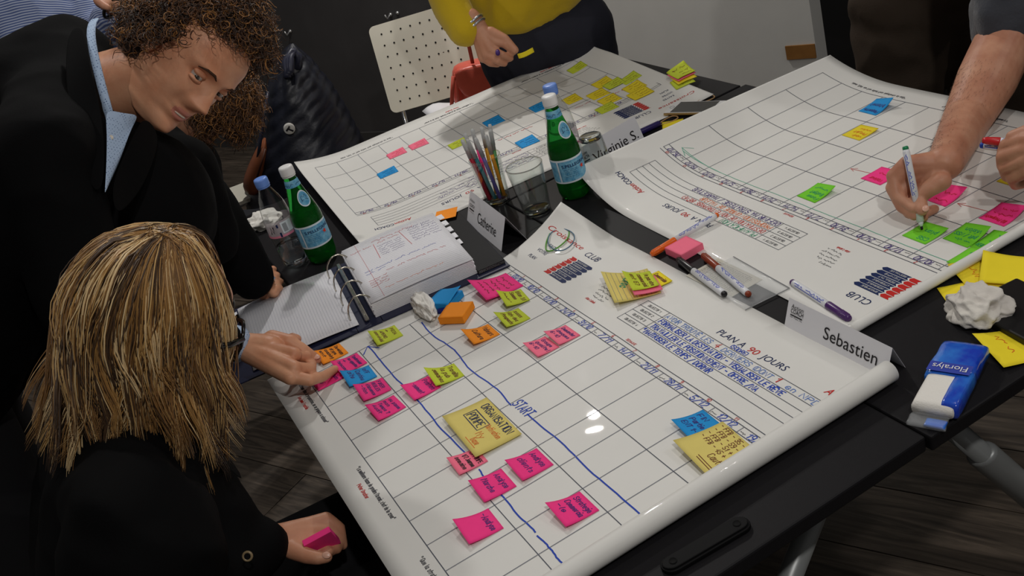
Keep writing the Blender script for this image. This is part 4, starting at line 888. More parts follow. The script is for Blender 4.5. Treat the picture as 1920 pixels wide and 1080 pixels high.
mb = MB(); mb.tube([c - X * .061 + Y * (.006 * math.cos(k)) + X * (.006 * math.sin(k)) + UP * .0044 for k in [2 * math.pi * i / 16 for i in range(16)]], .0006, 5, closed=True); mb.build('home_button', mat('button_grey', (180, 180, 180)), t)
def loop(name, label, c, pts, r_, rgb, group=None):
    mb = MB(); mb.tube([Vector(c) + Vector(p) for p in pts], r_, 7, closed=True); return tag(mb.build(name, mat(name + '_%d' % rgb[1], rgb, rough=.5)), label, 'rubber band', group)
for (u, v, lab) in ((1256, 225, 'tan rubber band beside the yellow note near the phone'), (1325, 186, 'tan rubber band behind the phone')):
    p = T(u, v, .0015); loop('rubber_band', lab, (p.x, p.y, TZ + .0022), [(.014 * math.cos(k), .024 * math.sin(k) + .004 * math.cos(2 * k), 0) for k in [2 * math.pi * i / 28 for i in range(28)]], .0016, (176, 140, 96))
def band_on(name, label, uvs, r_, rgb, lift_):
    pts = []; n_ = len(uvs)
    for i in range(n_ * 6):
        k = i // 6; t_ = (i % 6) / 6; P = [uvs[(k + j - 1) % n_] for j in range(4)]
        f = lambda d_: .5 * (2 * P[1][d_] + (P[2][d_] - P[0][d_]) * t_ + (2 * P[0][d_] - 5 * P[1][d_] + 4 * P[2][d_] - P[3][d_]) * t_ ** 2 + (3 * P[1][d_] - P[0][d_] - 3 * P[2][d_] + P[3][d_]) * t_ ** 3)
        u, v = f(0), f(1); h = .012
        for _ in range(4):
            p = T(u, v, h); c_ = clamp((.085 - p.x) / .15) * clamp(p.y / .21); h = .002 + .055 * c_ ** 1.7 + lift_
        pts.append(T(u, v, h))
    mb = MB(); mb.tube(pts, r_, 7, closed=True); tag(mb.build(name, mat(name + '_%d' % rgb[0], rgb, rough=.45)), label, 'rubber band', 'rubber bands on the near poster')
band_on('rubber_band', 'green rubber band looped on the lifted poster corner', [(1052, 419), (1066, 432), (1064, 447), (1050, 461), (1034, 470), (1024, 468), (1025, 452), (1036, 430)], .0014, (92, 160, 50), .002)
band_on('rubber_band', 'grey-blue rubber band looped on the lifted poster corner', [(1050, 429), (1068, 433), (1077, 443), (1072, 458), (1056, 469), (1040, 468), (1028, 456), (1032, 438)], .0012, (84, 116, 140), .0045)
# dark tray edge at the right
c = T(1935, 590, .01); mb = MB(); mb.box((c.x, c.y, TZ + .007), (.16, .10, .013), (BV, BU, UP)); tag(mb.build('black_notebook', mat('notebook_black', (16, 16, 18), rough=.4), smooth=False, bevel=.003), 'flat black notebook on the bare table beside the crumpled tissue ball', 'notebook')
# ---------------------------------------------------------------- chairs, bags and coats behind the tables
def vplane(P0, n=None):
    """vertical plane through P0 facing n (default: the viewer); maps a photo pixel to a point on it"""
    n = Vector(n) if n else Vector((CAM.x - P0.x, CAM.y - P0.y, 0)).normalized()
    def f(u, v, off=0.0):
        q = ray(u, v); t = (P0 - CAM).dot(n) / q.dot(n); return CAM + q * t + n * off
    return f, n
m_shell = mat('chair_shell', (226, 222, 206), rough=.4, spec=.45); m_chrome = mat('chrome', (196, 198, 200), rough=.2, metal=.9); m_hole = mat('hole_black', (4, 4, 4), rough=.9)
def shell_panel(o, X, Y, N, w, h, r, th, nm, parent, curve=0.0):
    """rounded panel: o = lower-left corner, X right, Y up"""
    pts = []
    for (cx, cy, a0) in ((w - r, r, -90), (w - r, h - r, 0), (r, h - r, 90), (r, r, 180)):
        for k in range(7): a = math.radians(a0 + 15 * k); pts.append((cx + r * math.cos(a), cy + r * math.sin(a)))
    def P(x, y, z): return o + X * x + Y * y + N * (z + curve * (4 * (x / w - .5) ** 2))
    n = len(pts); c = (w / 2, h / 2); rings = []
    for z in (0, th):
        for s in (1.0, .66, .33, .01): rings.append([P(c[0] + (x - c[0]) * s, c[1] + (y - c[1]) * s, z) for x, y in pts])
    order = [rings[3], rings[2], rings[1], rings[0], rings[4], rings[5], rings[6], rings[7]]
    mb = MB(); mb.grid(order, close_v=True); return mb.build(nm, m_shell, parent, smooth=False, fixn=True), P
def chair(label, back_o, X, N, lean, w=.45, h=.30, seat_d=.42, seat_z=.45, holes=True):
    """back_o: lower-left corner of the backrest seen from the front; N: direction the sitter faces"""
    X = Vector(X).normalized(); N = Vector(N).normalized(); Y = (UP - N * lean).normalized(); Nn = X.cross(Y).normalized()
    if Nn.dot(N) < 0: Nn = -Nn
    root = thing('perforated_chair', label, 'chair', (back_o.x, back_o.y, 0), 'white plastic chairs')
    bk, P = shell_panel(back_o, X, Y, Nn, w, h, .022, .010, 'backrest', root, 0.0)
    if holes:
        mb = MB(); cols_, rows_ = 12, 7
        for i in range(cols_):
            for j in range(rows_):
                x, y = .043 + i * (w - .086) / (cols_ - 1), .036 + j * (h - .072) / (rows_ - 1)
                mb.lathe([(.0035, .0), (.0035, .0009), (.0002, .0009)], P(x, y, .0102), seg=8, axis=(X, Y, Nn))
        o = mb.build('perforations', m_hole, bk, smooth=False); o['kind'] = 'stuff'
    so = Vector((back_o.x, back_o.y, seat_z)) + N * .03
    shell_panel(so, X, N, UP, w, seat_d, .05, .012, 'seat', root)
    for s in (.04, w - .04):
        a = P(s, 0.01, -.006); b = Vector((so.x, so.y, seat_z - .012)) + X * s + N * .02
        mb = MB(); mb.tube([P(s, .06, -.008), a, b, b + N * (seat_d - .06)], .009, 10); mb.build('side_frame', m_chrome, root)
        for (dn, sp) in ((.02, -.08), (seat_d - .06, .05)):
            p = Vector((so.x, so.y, seat_z - .012)) + X * s + N * dn; mb = MB(); mb.tube([p, Vector((p.x, p.y, .0)) + N * sp + X * (.03 if s > .2 else -.03)], .009, 10); mb.build('leg', m_chrome, root)
    return root, P
cb = D(736, 214, 3.72); cX = Vector((.45, .893, 0)); cN = Vector((.893, -.45, 0))
chair('white perforated plastic chair with a coral handbag hung on it', cb, cX, cN, .42, .49, .322, .34)
pl2, n2 = vplane(D(560, 200, 3.65))
jl = Vector((n2.y, -n2.x, 0)); jb = pl2(590, 200); jb = Vector((jb.x, jb.y, .52)) + n2 * -.10
chair('white plastic chair draped with the black puffer jacket', jb, n2, jl, .06, .20, .18, .44, .45, False)
# black puffer jacket: closed quilted volume draped over the chair back
lv = [(546, 78, 3), (545, 88, 14), (548, 102, 25), (552, 122, 38), (556, 145, 52), (562, 172, 66), (568, 200, 76), (573, 230, 86), (578, 262, 98), (580, 295, 110), (582, 330, 120), (590, 372, 126), (600, 420, 124)]
rows = []; NS = 72
sub = []
for i in range(len(lv) - 1):
    for k in range(7): t = k / 7; sub.append(tuple(lv[i][d_] * (1 - t) + lv[i + 1][d_] * t for d_ in range(3)))
sub.append(lv[-1])
for i, (u, v, hw) in enumerate(sub):
    c = pl2(u, v); L_ = pl2(u - hw, v + hw * .12); R_ = pl2(u + hw, v - hw * .12); half = (R_ - L_) / 2; dep = min(half.length * .95, .20); row = []
    for k in range(NS):
        a = 2 * math.pi * k / NS; x, y = math.cos(a), math.sin(a)
        zz = (c + half * x).z; s = (zz * 1.0 - .55 * x * half.length) / .046
        qd = .008 * (abs(math.sin(math.pi * s + 1.2 * noise.noise(Vector((x * 2, y * 2, zz * 6))))) ** .5 - .5) * min(1, hw / 30); wr = .006 * noise.noise(Vector((x * 3, y * 3, zz * 14)))
        g = 1 + (qd + wr) / max(half.length, .05)
        row.append(c + half * x * g + n2 * (dep * y * g + .03))
    rows.append(row)
jk = thing('puffer_jacket', 'black quilted puffer jacket with a round badge draped over a chair', 'jacket', pl2(585, 400))
m_puff = mat('puffer_black', (25, 27, 37), rough=.38, spec=.45, bump=.3, bscale=90)
mb = MB(); mb.grid(rows, close_v=True); mb.build('quilted_shell', m_puff, jk)
def on_jacket(u, v): return pl2(u, v, .2)
mb = MB()
for k in range(3): mb.tube([pl2(532 + 3 * k, 128 - k * 4, .15), pl2(531 + 5 * k, 105 - 3 * k, .09), pl2(544 + 2 * k, 88, .08), pl2(556, 96 + 3 * k, .08), pl2(554 - 3 * k, 120, .09)], .013, 8)
mb.build('collar', mat('puffer_collar', (44, 46, 62), rough=.4, spec=.4), jk)
c = pl2(534, 217, .185); bx = Vector((-n2.y, n2.x, 0))
mb = MB(); mb.lathe([(.0005, .004), (.017, .004), (.0195, .002), (.0195, -.01)], c, seg=28, axis=(bx, UP, n2)); bg = mb.build('badge', mat('badge_white', (206, 204, 198), rough=.4), jk, label='round white badge with a dark figure')
mb = MB(); mb.tube([c + n2 * .005 + bx * x + UP * y for x, y in ((-.012, -.002), (-.004, .004), (.004, .010))], .003, 6); mb.tube([c + n2 * .005 + bx * x + UP * y for x, y in ((-.003, .003), (.004, -.004), (.010, -.010))], .003, 6); mb.build('badge_figure', I_BLK, bg)
mb = MB(); mb.tube([pl2(499, 160, .10), pl2(491, 200, .12), pl2(484, 245, .13), pl2(476, 300, .13)], .006, 8); mb.build('zip_edge', mat('puffer_collar', (44, 46, 62)), jk)
# brown leather bag on the white seat
mb = MB(); rows = []
for (u, v, hw) in ((494, 244, 2), (490, 258, 9), (484, 280, 14), (478, 302, 18), (472, 325, 20), (470, 343, 17), (470, 349, 2)):
    c = pl2(u, v, .10); h_ = (pl2(u + hw, v, .10) - pl2(u - hw, v, .10)) / 2; rows.append([c + h_ * math.cos(a) + n2 * (.05 * min(1, hw / 14) * math.sin(a)) for a in [2 * math.pi * k / 20 for k in range(20)]])
mb.grid(rows, close_v=True); bgx = thing('leather_bag', 'brown leather bag slumped on the seat beside the puffer jacket', 'bag', pl2(470, 349, .10)); mb.build('bag_body', mat('leather_brown', (150, 86, 54), rough=.45, var=.2, scale=30), bgx, subsurf=1)
mb = MB(); mb.tube([pl2(492, 256, .16), pl2(484, 282, .17), pl2(475, 312, .17)], .004, 6); mb.build('seam', mat('leather_dark', (78, 44, 30), rough=.5), bgx)
# coral handbag hanging on the perforated chair
pl3, n3 = vplane(D(890, 165, 3.50)); m_coral = mat('coral_leather', (222, 98, 80), rough=.38, spec=.45, var=.12, scale=18, bump=.2, bscale=60)
hb = thing('handbag', 'coral red shoulder bag with a rounded flap hanging on the perforated chair', 'bag', pl3(900, 215))
def pillow(levels, dep, off, nm, m, plf, nn, n=24):
    rows = []
    for (ul, ur, v, dv) in levels:
        l, r_ = plf(ul, v, off), plf(ur, v + dv, off); c = (l + r_) / 2; h_ = (r_ - l) / 2; k_ = min(1.0, h_.length / .03)
        rows.append([c + h_ * math.copysign(abs(math.cos(a)) ** .7, math.cos(a)) + nn * (dep * k_ * math.copysign(abs(math.sin(a)) ** .7, math.sin(a))) for a in [2 * math.pi * k / n for k in range(n)]])
    mb = MB(); mb.grid(rows, close_v=True); mb.f.append(tuple(range(n))); mb.m.append(0); mb.f.append(tuple(len(mb.v) - n + k for k in range(n))); mb.m.append(0)
    return mb.build(nm, m, hb, fixn=True, subsurf=1)
pillow([(852, 925, 122, -17), (847, 940, 132, -18), (846, 950, 160, -16), (850, 958, 188, -14), (856, 955, 206, -14), (864, 945, 212, -14)], .045, 0, 'bag_body', m_coral, pl3, n3)
pillow([(850, 925, 122, -18), (849, 940, 132, -18), (853, 948, 150, -14), (862, 950, 166, -8), (876, 946, 178, -3), (893, 940, 183, -2)], .02, .045, 'flap', m_coral, pl3, n3)
for pts, r_ in (([(848, 136), (846, 165), (845, 195), (849, 211)], .007), ([(864, 14), (870, 45), (877, 80), (884, 112)], .007), ([(852, 130), (856, 165), (858, 200)], .005)):
    mb = MB(); mb.tube([pl3(u, v, .05) for u, v in pts], r_, 8, flat=.45); mb.build('strap', m_coral, hb)
mb = MB(); mb.tube([pl3(849, 209, .055) + bx * (.007 * math.cos(k)) + UP * (.007 * math.sin(k)) for k in [2 * math.pi * i / 12 for i in range(12)]], .0018, 6, closed=True); mb.build('buckle', mat('brass', (176, 140, 84), rough=.3, metal=.8), hb)
# loose white paper on the chair seat
a_ = D(815, 228, 3.45); mb = MB(); n_ = 6
mb.grid([[a_ + Vector((.03 * i / n_ - .16 * j / n_, .13 * i / n_ + .02 * j / n_, .03 * math.sin(i * .8) * .4)) for j in range(n_ + 1)] for i in range(n_ + 1)]); tag(mb.build('paper_sheet_loose', m_card, solid=.0005), 'loose white paper on the seat under the coral bag', 'paper')
# ---------------------------------------------------------------- people
def skin_mat(name, rgb, rgb2): return mat(name, rgb, rough=.48, spec=.4, rgb2=rgb2, scale=22, bump=.12, bscale=260, sss=.12)
SK_A = skin_mat('skin_tan', (218, 162, 128), (202, 138, 104)); SK_B = skin_mat('skin_ruddy', (200, 148, 120), (178, 120, 94)); SK_C = skin_mat('skin_fair', (206, 152, 122), (190, 130, 100))
m_lip = mat('lips', (198, 126, 108), rough=.4, spec=.4); m_eye = mat('eye_white', (172, 160, 150), rough=.15, spec=.6); m_iris = mat('iris', (58, 52, 46), rough=.1, spec=.6); m_teeth = mat('teeth', (222, 212, 196), rough=.25); m_nail = mat('fingernail', (222, 172, 150), rough=.3, spec=.5)
def interp(tab, z):
    if z <= tab[0][0]: return tab[0][1]
    for (a, x), (b, y) in zip(tab, tab[1:]):
        if z <= b: t = (z - a) / (b - a); t = t * t * (3 - 2 * t) * .5 + t * .5; return x + (y - x) * t
    return tab[-1][1]
HWD = [(-.125, .012), (-.118, .030), (-.10, .045), (-.075, .055), (-.04, .065), (0, .072), (.04, .077), (.07, .074), (.095, .060), (.111, .040), (.120, .004)]
HFR = [(-.125, .030), (-.118, .066), (-.108, .079), (-.094, .081), (-.083, .077), (-.068, .082), (-.05, .083), (-.03, .084), (0, .086), (.02, .092), (.05, .088), (.08, .070), (.10, .046), (.120, .004)]
HBK = [(-.125, .00), (-.10, .020), (-.07, .050), (-.04, .078), (0, .098), (.04, .102), (.08, .084), (.10, .060), (.120, .004)]
def gs(x, s): return math.exp(-(x / s) ** 2)
def face_y(x, z, front):
    if not front: return 0.0
    ax = abs(x); d = 0.0
    nz = .0 if z > .022 or z < -.052 else (.032 * ((.022 - z) / .056) ** 1.15 if z > -.034 else .032 * (1 - ((-.034 - z) / .018)) ** .8)
    d += nz * gs(x, .0085 + .007 * clamp((.022 - z) / .056)); d += .007 * gs(ax - .014, .006) * gs(z + .038, .008)
    d -= .013 * gs(ax - .032, .015) * gs(z - .002, .011); d += .005 * gs(ax - .030, .020) * gs(z - .020, .007)
    d += .005 * gs(ax - .042, .018) * gs(z + .030, .020); d += .0045 * gs(x, .020) * gs(z + .0625, .0055) + .0055 * gs(x, .017) * gs(z + .0765, .006); d -= .0045 * gs(x, .022) * gs(z + .0695, .0025)
    d += .006 * gs(x, .018) * gs(z + .105, .012); d -= .003 * gs(ax - .030, .006) * gs(z + .055, .018)
    return d
def make_head(M, smile=0.0):
    """returns (mesh MB in world coords with material slots skin/lip, M) ; M maps head-local (x right, y forward, z up)"""
    mb = MB(); nt, nz = 88, 84; rows = []; loc = []
    for j in range(nz + 1):
        z = -.125 + .245 * j / nz; w_, f_, b_ = interp(HWD, z), interp(HFR, z), interp(HBK, z); row = []
        for i in range(nt):
            a = 2 * math.pi * i / nt; c, s = math.cos(a), math.sin(a)
            x = w_ * math.copysign(abs(c) ** .92, c); y = (f_ if s > 0 else b_) * math.copysign(abs(s) ** .88, s)
            if s > 0: y += face_y(x, z - smile * .010 * clamp((abs(x) - .012) / .02) * gs(z + .068, .02), True) * clamp(s * 2.2)
            row.append((x, y, z))
        rows.append(row)
    o = 0; vs = [M @ Vector(p) for r in rows for p in r]; fs = []; ms = []
    for j in range(nz):
        for i in range(nt):
            a = j * nt + i; b = j * nt + (i + 1) % nt; p = rows[j][i]
            fs.append((a, b, b + nt, a + nt)); lipz = p[2] - smile * .010 * clamp((abs(p[0]) - .012) / .02)
            ms.append(1 if (p[1] > .05 and abs(p[0]) < .024 and -.0815 + .006 * (abs(p[0]) / .024) ** 2 < lipz < -.0590 - .006 * (abs(p[0]) / .024) ** 2) else 0)
    mb.v = [tuple(v) for v in vs]; mb.f = fs; mb.m = ms
    return mb
def mesh_of(mb, mats):
    me = mb.mesh('part'); [me.materials.append(m_) for m_ in mats]; me.polygons.foreach_set('material_index', mb.m); me.polygons.foreach_set('use_smooth', [True] * len(me.polygons)); return me
def frame(c, fwd, up):
    y = Vector(fwd).normalized(); z = Vector(up); z = (z - y * z.dot(y)).normalized(); x = y.cross(z)
    m_ = Matrix((x, y, z)).transposed().to_4x4(); m_.translation = Vector(c); return m_
def body_mesh(name, parts, mats, parent, label=None):
    """join several meshes (each with its own material slots subset of mats) into ONE body object"""
    bm = bmesh.new()
    for me, remap in parts:
        n0 = len(bm.faces); bm.from_mesh(me); bm.faces.ensure_lookup_table()
        for f_ in bm.faces[n0:]: f_.material_index = remap[min(f_.material_index, len(remap) - 1)]; f_.smooth = True
    out = bpy.data.meshes.new(name); bm.to_mesh(out); bm.free(); [out.materials.append(m_) for m_ in mats]
    return finish(name, out, parent, label)
def face_parts(M, root, brow_rgb, teeth=False):
    for s in (-1, 1):
        c = M @ Vector((s * .032, .0695, .000)); ax = (M.to_3x3() @ Vector((1, 0, 0)), M.to_3x3() @ Vector((0, 1, 0)), M.to_3x3() @ Vector((0, 0, 1)))
        mb = MB(); mb.ball(c, .0118, ax=ax); e = mb.build('eyeball', m_eye, root); mb = MB(); mb.ball(c + ax[1] * .0060 + ax[0] * .0036 - ax[2] * .0012, .0060, .0058, .0060, ax=ax); mb.build('iris', m_iris, e)
        for dz, hz in ((.0052, .0070), (-.0072, .0056)):
            mb = MB(); mb.ball(M @ Vector((s * .032, .0722, .001 + dz)), .0150, .0099, hz, ax=ax); mb.build('eyelid', root['skin_name'] and MATS[root['skin_name']], root)
        mb = MB(); mb.tube([M @ Vector((s * x, y, z)) for x, y, z in ((.014, .0905, .0165), (.026, .0925, .0215), (.040, .0855, .0205), (.050, .074, .0140))], [.0014, .0026, .0023, .0008], 8, flat=.8); mb.build('eyebrow', mat('brow_%d' % brow_rgb[0], brow_rgb, rough=.8, bump=.6, bscale=500), root)
        mb = MB(); mb.ball(M @ Vector((s * .074, -.008, -.008)), .008, .018, .031, ax=ax, seg=14); mb.build('ear', MATS[root['skin_name']], root)
    if teeth:
        mb = MB(); mb.ball(M @ Vector((0, .0790, -.0692)), .015, .006, .0026, ax=ax); mb.build('teeth', m_teeth, root)
def chain(mb, joints, radii):
    for (a, b, ra, rb) in zip(joints, joints[1:], radii, radii[1:]): mb.capsule(a, b, ra, rb)
def J(*uvh): return [T(u, v, h) for u, v, h in uvh]
def nail(P, N, X, root, r=.006):
    N = Vector(N).normalized(); X = Vector(X); X = (X - N * X.dot(N)).normalized(); Y = N.cross(X)
    mb = MB(); mb.ball(P, r * 1.15, r * .85, .0016, ax=(X, Y, N), seg=14, rings=8); mb.build('fingernail', m_nail, root)
def cloth(nm, mb, m, root, vox=.011, sm=6, wr=.0, seed=0.0, fs=9.0, label=None):
    me = fuse(mb, vox, sm)
    if wr:
        nv = [v.normal.copy() for v in me.vertices]
        for v, n_ in zip(me.vertices, nv):
            p = v.co * fs + Vector((seed, seed, seed)); v.co += n_ * wr * (1 - 2 * abs(noise.noise(p) * 1.4 + .3 * noise.noise(p * 2.7)))
        me.update()
    me.materials.clear(); me.materials.append(m); return finish(nm, me, root, label)
def person(label, loc, skin): r_ = thing('person', label, 'person', (loc[0], loc[1], 0)); r_['skin_name'] = skin.name; return r_
m_blazer = mat('blazer_black', (11, 11, 12), rough=.85, spec=.08, bump=.2, bscale=500); m_blouse = mat('blouse_black', (10, 10, 11), rough=.8, spec=.1, bump=.15, bscale=400)
def dots_mat(name, base, dot, scale):
    m = mat(name, base, rough=.7, spec=.2); nt = m.node_tree; tc = nt.nodes.new('ShaderNodeTexCoord'); v = nt.nodes.new('ShaderNodeTexVoronoi'); v.inputs['Scale'].default_value = scale; v.inputs['Randomness'].default_value = .15
    r_ = nt.nodes.new('ShaderNodeValToRGB'); r_.color_ramp.interpolation = 'CONSTANT'; r_.color_ramp.elements[0].color = (*lin(dot), 1); r_.color_ramp.elements[1].position = .24; r_.color_ramp.elements[1].color = (*lin(base), 1)
    nt.links.new(tc.outputs['Object'], v.inputs['Vector']); nt.links.new(v.outputs['Distance'], r_.inputs['Fac']); nt.links.new(r_.outputs['Color'], nt.nodes['Principled BSDF'].inputs['Base Color']); return m
m_shirt = dots_mat('shirt_dotted', (176, 198, 226), (74, 96, 140), 260)
# ---- the curly-haired man in the blazer
man = person('man with curly brown hair in a black blazer and dotted shirt, leaning over the poster', (-.3, -.95), SK_A)
HC = D(351, 108, 1.72); HM = frame(HC, camdir(.60, .70, -.36), camdir(.77, -.64, -.05))
NB = D(196, 168, 1.74); RS = D(78, 300, 1.50); LS = D(275, 300, 1.93); PEL = Vector((-.30, -1.02, .93))
hd = make_head(HM, .6); neck = MB(); neck.capsule(HM @ Vector((0, -.025, -.06)), NB, .056, .062); neck.capsule(HM @ Vector((0, .01, -.085)), NB + Vector((0, .03, -.02)), .044, .055)
WR = T(448, 648, .085)
hnd = MB(); pc = T(505, 655, .075)
for k_ in J((545, 640, .068), (552, 665, .072), (552, 690, .066), (545, 708, .058)): hnd.capsule(WR, k_, .023, .0135)
chain(hnd, [T(400, 640, .11), WR, pc], [.030, .0255, .026])
chain(hnd, J((510, 634, .078), (540, 640, .070), (568, 656, .050), (594, 673, .022)), [.0155, .0135, .0115, .0088])      # thumb
chain(hnd, J((545, 706, .058), (580, 713, .044), (606, 706, .024), (628, 692, .0105)), [.0125, .0108, .0095, .0075])      # index
chain(hnd, J((552, 690, .064), (582, 692, .046), (584, 682, .026), (566, 674, .016)), [.0122, .0105, .0095, .0080])       # middle, curled under
chain(hnd, J((550, 668, .066), (574, 670, .044), (574, 664, .026), (556, 660, .018)), [.0118, .010, .009, .0078])
chain(hnd, J((542, 645, .064), (556, 636, .048), (548, 632, .030), (536, 636, .022)), [.0108, .0095, .0085, .0072])
LH = T(500, 545, .022)
lh = MB(); chain(lh, [T(476, 520, .062), T(490, 536, .036), LH], [.026, .024, .023])
for k_, (du, dv) in enumerate(((14, -24), (20, -12), (20, 2), (12, 14))): chain(lh, [LH, T(505 + du * .6, 540 + dv * .6, .026), T(505 + du, 540 + dv, .012)], [.013, .0105, .0085])
chain(lh, [T(490, 530, .04), T(505, 515, .025), T(512, 505, .012)], [.013, .011, .009])
leg = MB(); leg.capsule(RS, LS, .045, .045); leg.capsule(NB + Vector((-.03, -.08, -.10)), PEL, .06, .10)
body_mesh('body', [(mesh_of(hd, (SK_A, m_lip)), (0, 1)), (fuse(neck, .006, 6), (0,)), (fuse(hnd, .0024, 5), (0,)), (fuse(lh, .003, 5), (0,)), (fuse(leg, .012, 4), (0,))], (SK_A, m_lip), man)
face_parts(HM, man, (62, 38, 22), True)
nail(T(593, 669, .031), UP + (CAM - HC).normalized() * .5, T(594, 673, .022) - T(568, 656, .050), man, .0062)
bz = MB(); ELR = T(330, 640, .20); ELL = D(375, 400, 2.02)
bz.capsule(RS, LS, .080, .080); bz.capsule(NB + Vector((-.06, -.09, -.12)), PEL, .12, .15); bz.capsule(D(128, 118, 1.80), D(30, 190, 1.72), .082, .095); bz.capsule(D(128, 118, 1.80), RS, .075, .08); bz.capsule(RS.lerp(LS, .5) + Vector((0, .0, -.10)), PEL + Vector((0, .02, .1)), .15, .15); bz.capsule(RS + Vector((-.05, -.05, -.05)), PEL + Vector((.10, 0, 0)), .11, .13); bz.capsule(LS + Vector((.05, -.05, -.05)), PEL + Vector((-.10, 0, 0)), .11, .13)
bz.capsule(LS, D(150, 200, 1.84), .075, .07)
chain(bz, [RS, D(150, 560, 1.52), T(415, 642, .115)], [.078, .062, .043]); chain(bz, [LS, ELL, T(470, 515, .075)], [.085, .074, .050])
bz.capsule(D(330, 330, 1.90), D(380, 440, 1.96), .08, .07)
cloth('blazer', bz, m_blazer, man, .010, 7, .005, 1.0, 8.0)
sl = MB(); sl.tube([T(418, 642, .113), T(434, 644, .102), T(446, 646, .092)], [.037, .0345, .0340], 24, caps=False); sl.build('shirt_cuff', m_shirt, man, solid=.0012)
sl = MB(); sl.tube([T(476, 520, .062), T(488, 533, .045), T(496, 541, .034)], [.036, .033, .032], 24, caps=False); sl.build('shirt_cuff', m_shirt, man, solid=.0012)
# collar stand and shirt front
cpts = [(172, 36), (164, 44), (161, 66), (166, 100), (176, 140), (186, 180), (196, 214), (203, 246)]
def strip(path, w0, dist, nm, m, root, sgn=1, thick=.0015, push=0.0):
    rows = []
    for i, (u, v, wd) in enumerate(path):
        rows.append([D(u, v, dist[i] + push), D(u + wd * .5, v - wd * .08, dist[i] - .004 + push), D(u + wd, v - wd * .16, dist[i] + push + .006)])
    mb = MB(); mb.grid(rows); return mb.build(nm, m, root, solid=thick, subsurf=1)
cds = [1.68, 1.645, 1.615, 1.595, 1.585, 1.585, 1.595, 1.61]
strip([(u, v, 17) for u, v in cpts], 0, cds, 'shirt_collar', m_shirt, man)
SD = -.09
mb = MB(); mb.grid([[D(u, v, d_ + SD) for (u, v, d_) in r_] for r_ in (((194, 200, 1.66), (230, 212, 1.69), (264, 213, 1.74)), ((199, 240, 1.65), (224, 246, 1.68), (250, 234, 1.73)), ((199, 290, 1.61), (216, 290, 1.63), (238, 264, 1.67)), ((197, 340, 1.59), (208, 326, 1.61), (226, 298, 1.65)), ((195, 368, 1.58), (199, 356, 1.59), (210, 332, 1.63)))]); mb.build('shirt_front', m_shirt, man, subsurf=2, solid=.001)
mb = MB(); mb.lathe([(.0005, .0012), (.0036, .0012), (.004, 0)], D(208, 258, 1.645 + SD), seg=14, axis=(camdir(1, 0, 0), camdir(0, -1, 0), camdir(0, 0, -1))); mb.build('shirt_button', m_teeth, man)
for rows_ in ((((128, 50, 1.76), (162, 44, 1.73)), ((120, 130, 1.66), (166, 104, 1.67)), ((128, 220, 1.62), (188, 190, 1.650)), ((150, 300, 1.59), (199, 250, 1.620)), ((178, 376, 1.57), (198, 350, 1.58))), (((270, 214, 1.75), (300, 250, 1.79)), ((252, 240, 1.70), (290, 300, 1.73)), ((238, 270, 1.665), (270, 350, 1.69)), ((222, 306, 1.645), (240, 390, 1.65)), ((206, 350, 1.60), (212, 410, 1.60)))):
    lap = MB(); lap.grid([[D(u, v, d_ + SD - .006) for (u, v, d_) in r_] for r_ in rows_]); lap.build('lapel', m_blazer, man, subsurf=2, solid=.003)
tr = MB(); chain(tr, [PEL + Vector((.10, 0, 0)), Vector((-.14, -1.02, .48)), Vector((-.12, -1.05, .07))], [.13, .085, .06]); chain(tr, [PEL + Vector((-.10, 0, 0)), Vector((-.46, -1.02, .48)), Vector((-.48, -1.05, .07))], [.13, .085, .06]); tr.capsule(PEL + Vector((-.06, 0, .03)), PEL + Vector((.06, 0, .03)), .14, .14)
cloth('trousers', tr, mat('trousers_black', (18, 18, 21), rough=.8), man, .014, 4)
for x in (-.12, -.48): mb = MB(); mb.capsule((x, -1.07, .042), (x, -.90, .036), .040, .034); mb.build('shoe', mat('shoe_black', (14, 13, 13), rough=.35), man)
# curls
def curls(nm, M, n, seed, cols, root, reach=.052, keep=None, rad=(.092, .112, .125), ctr=(0, -.012, .012), tube=.0021, coil=(.005, .010), drop=.35):
    rr = random.Random(seed); R3 = M.to_3x3(); mbs = [MB() for _ in cols]; dn = R3.inverted() @ Vector((0, 0, -1))
    got = 0
    while got < n:
        d_ = Vector((rr.gauss(0, 1), rr.gauss(0, 1), rr.gauss(0, 1))).normalized()
        if keep and not keep(d_): continue
        got += 1; p = Vector((ctr[0] + d_.x * rad[0], ctr[1] + d_.y * rad[1], ctr[2] + d_.z * rad[2])) * 1.0
        g = (d_ + dn * drop * rr.uniform(.3, 1.5) + Vector((rr.uniform(-.6, .6), rr.uniform(-.6, .6), rr.uniform(-.6, .6)))).normalized(); s_ = g.orthogonal().normalized(); b_ = g.cross(s_)
        L = reach * rr.uniform(.6, 1.15); cr = rr.uniform(*coil); turns = rr.uniform(1.6, 3.0); ph = rr.uniform(0, 6.28); pts = []
        for k in range(18):
            t = k / 17; a = ph + turns * 2 * math.pi * t; q = cr * (.35 + .65 * min(1, t * 3)); pts.append(M @ (p - d_ * .012 + g * (L * t) + dn * (L * .5 * t * t * drop) + (s_ * math.cos(a) + b_ * math.sin(a)) * q))
        mbs[rr.randrange(len(cols))].tube(pts, [tube * (1 - .5 * k / 17) for k in range(18)], 3, caps=False)
    # one mesh, several hair tones
    mb = MB()
    for i, x in enumerate(mbs): mb.cur = i; mb.add(x.v, x.f)
    return mb.build(nm, cols, root)
def hairmat(name, rgb): return mat(name, rgb, rough=.42, spec=.5, sheen=.1)
CURL = [hairmat('curl_dark', (48, 30, 18)), hairmat('curl_brown', (80, 50, 27)), hairmat('curl_mid', (112, 72, 37)), hairmat('curl_gold', (168, 114, 54))]
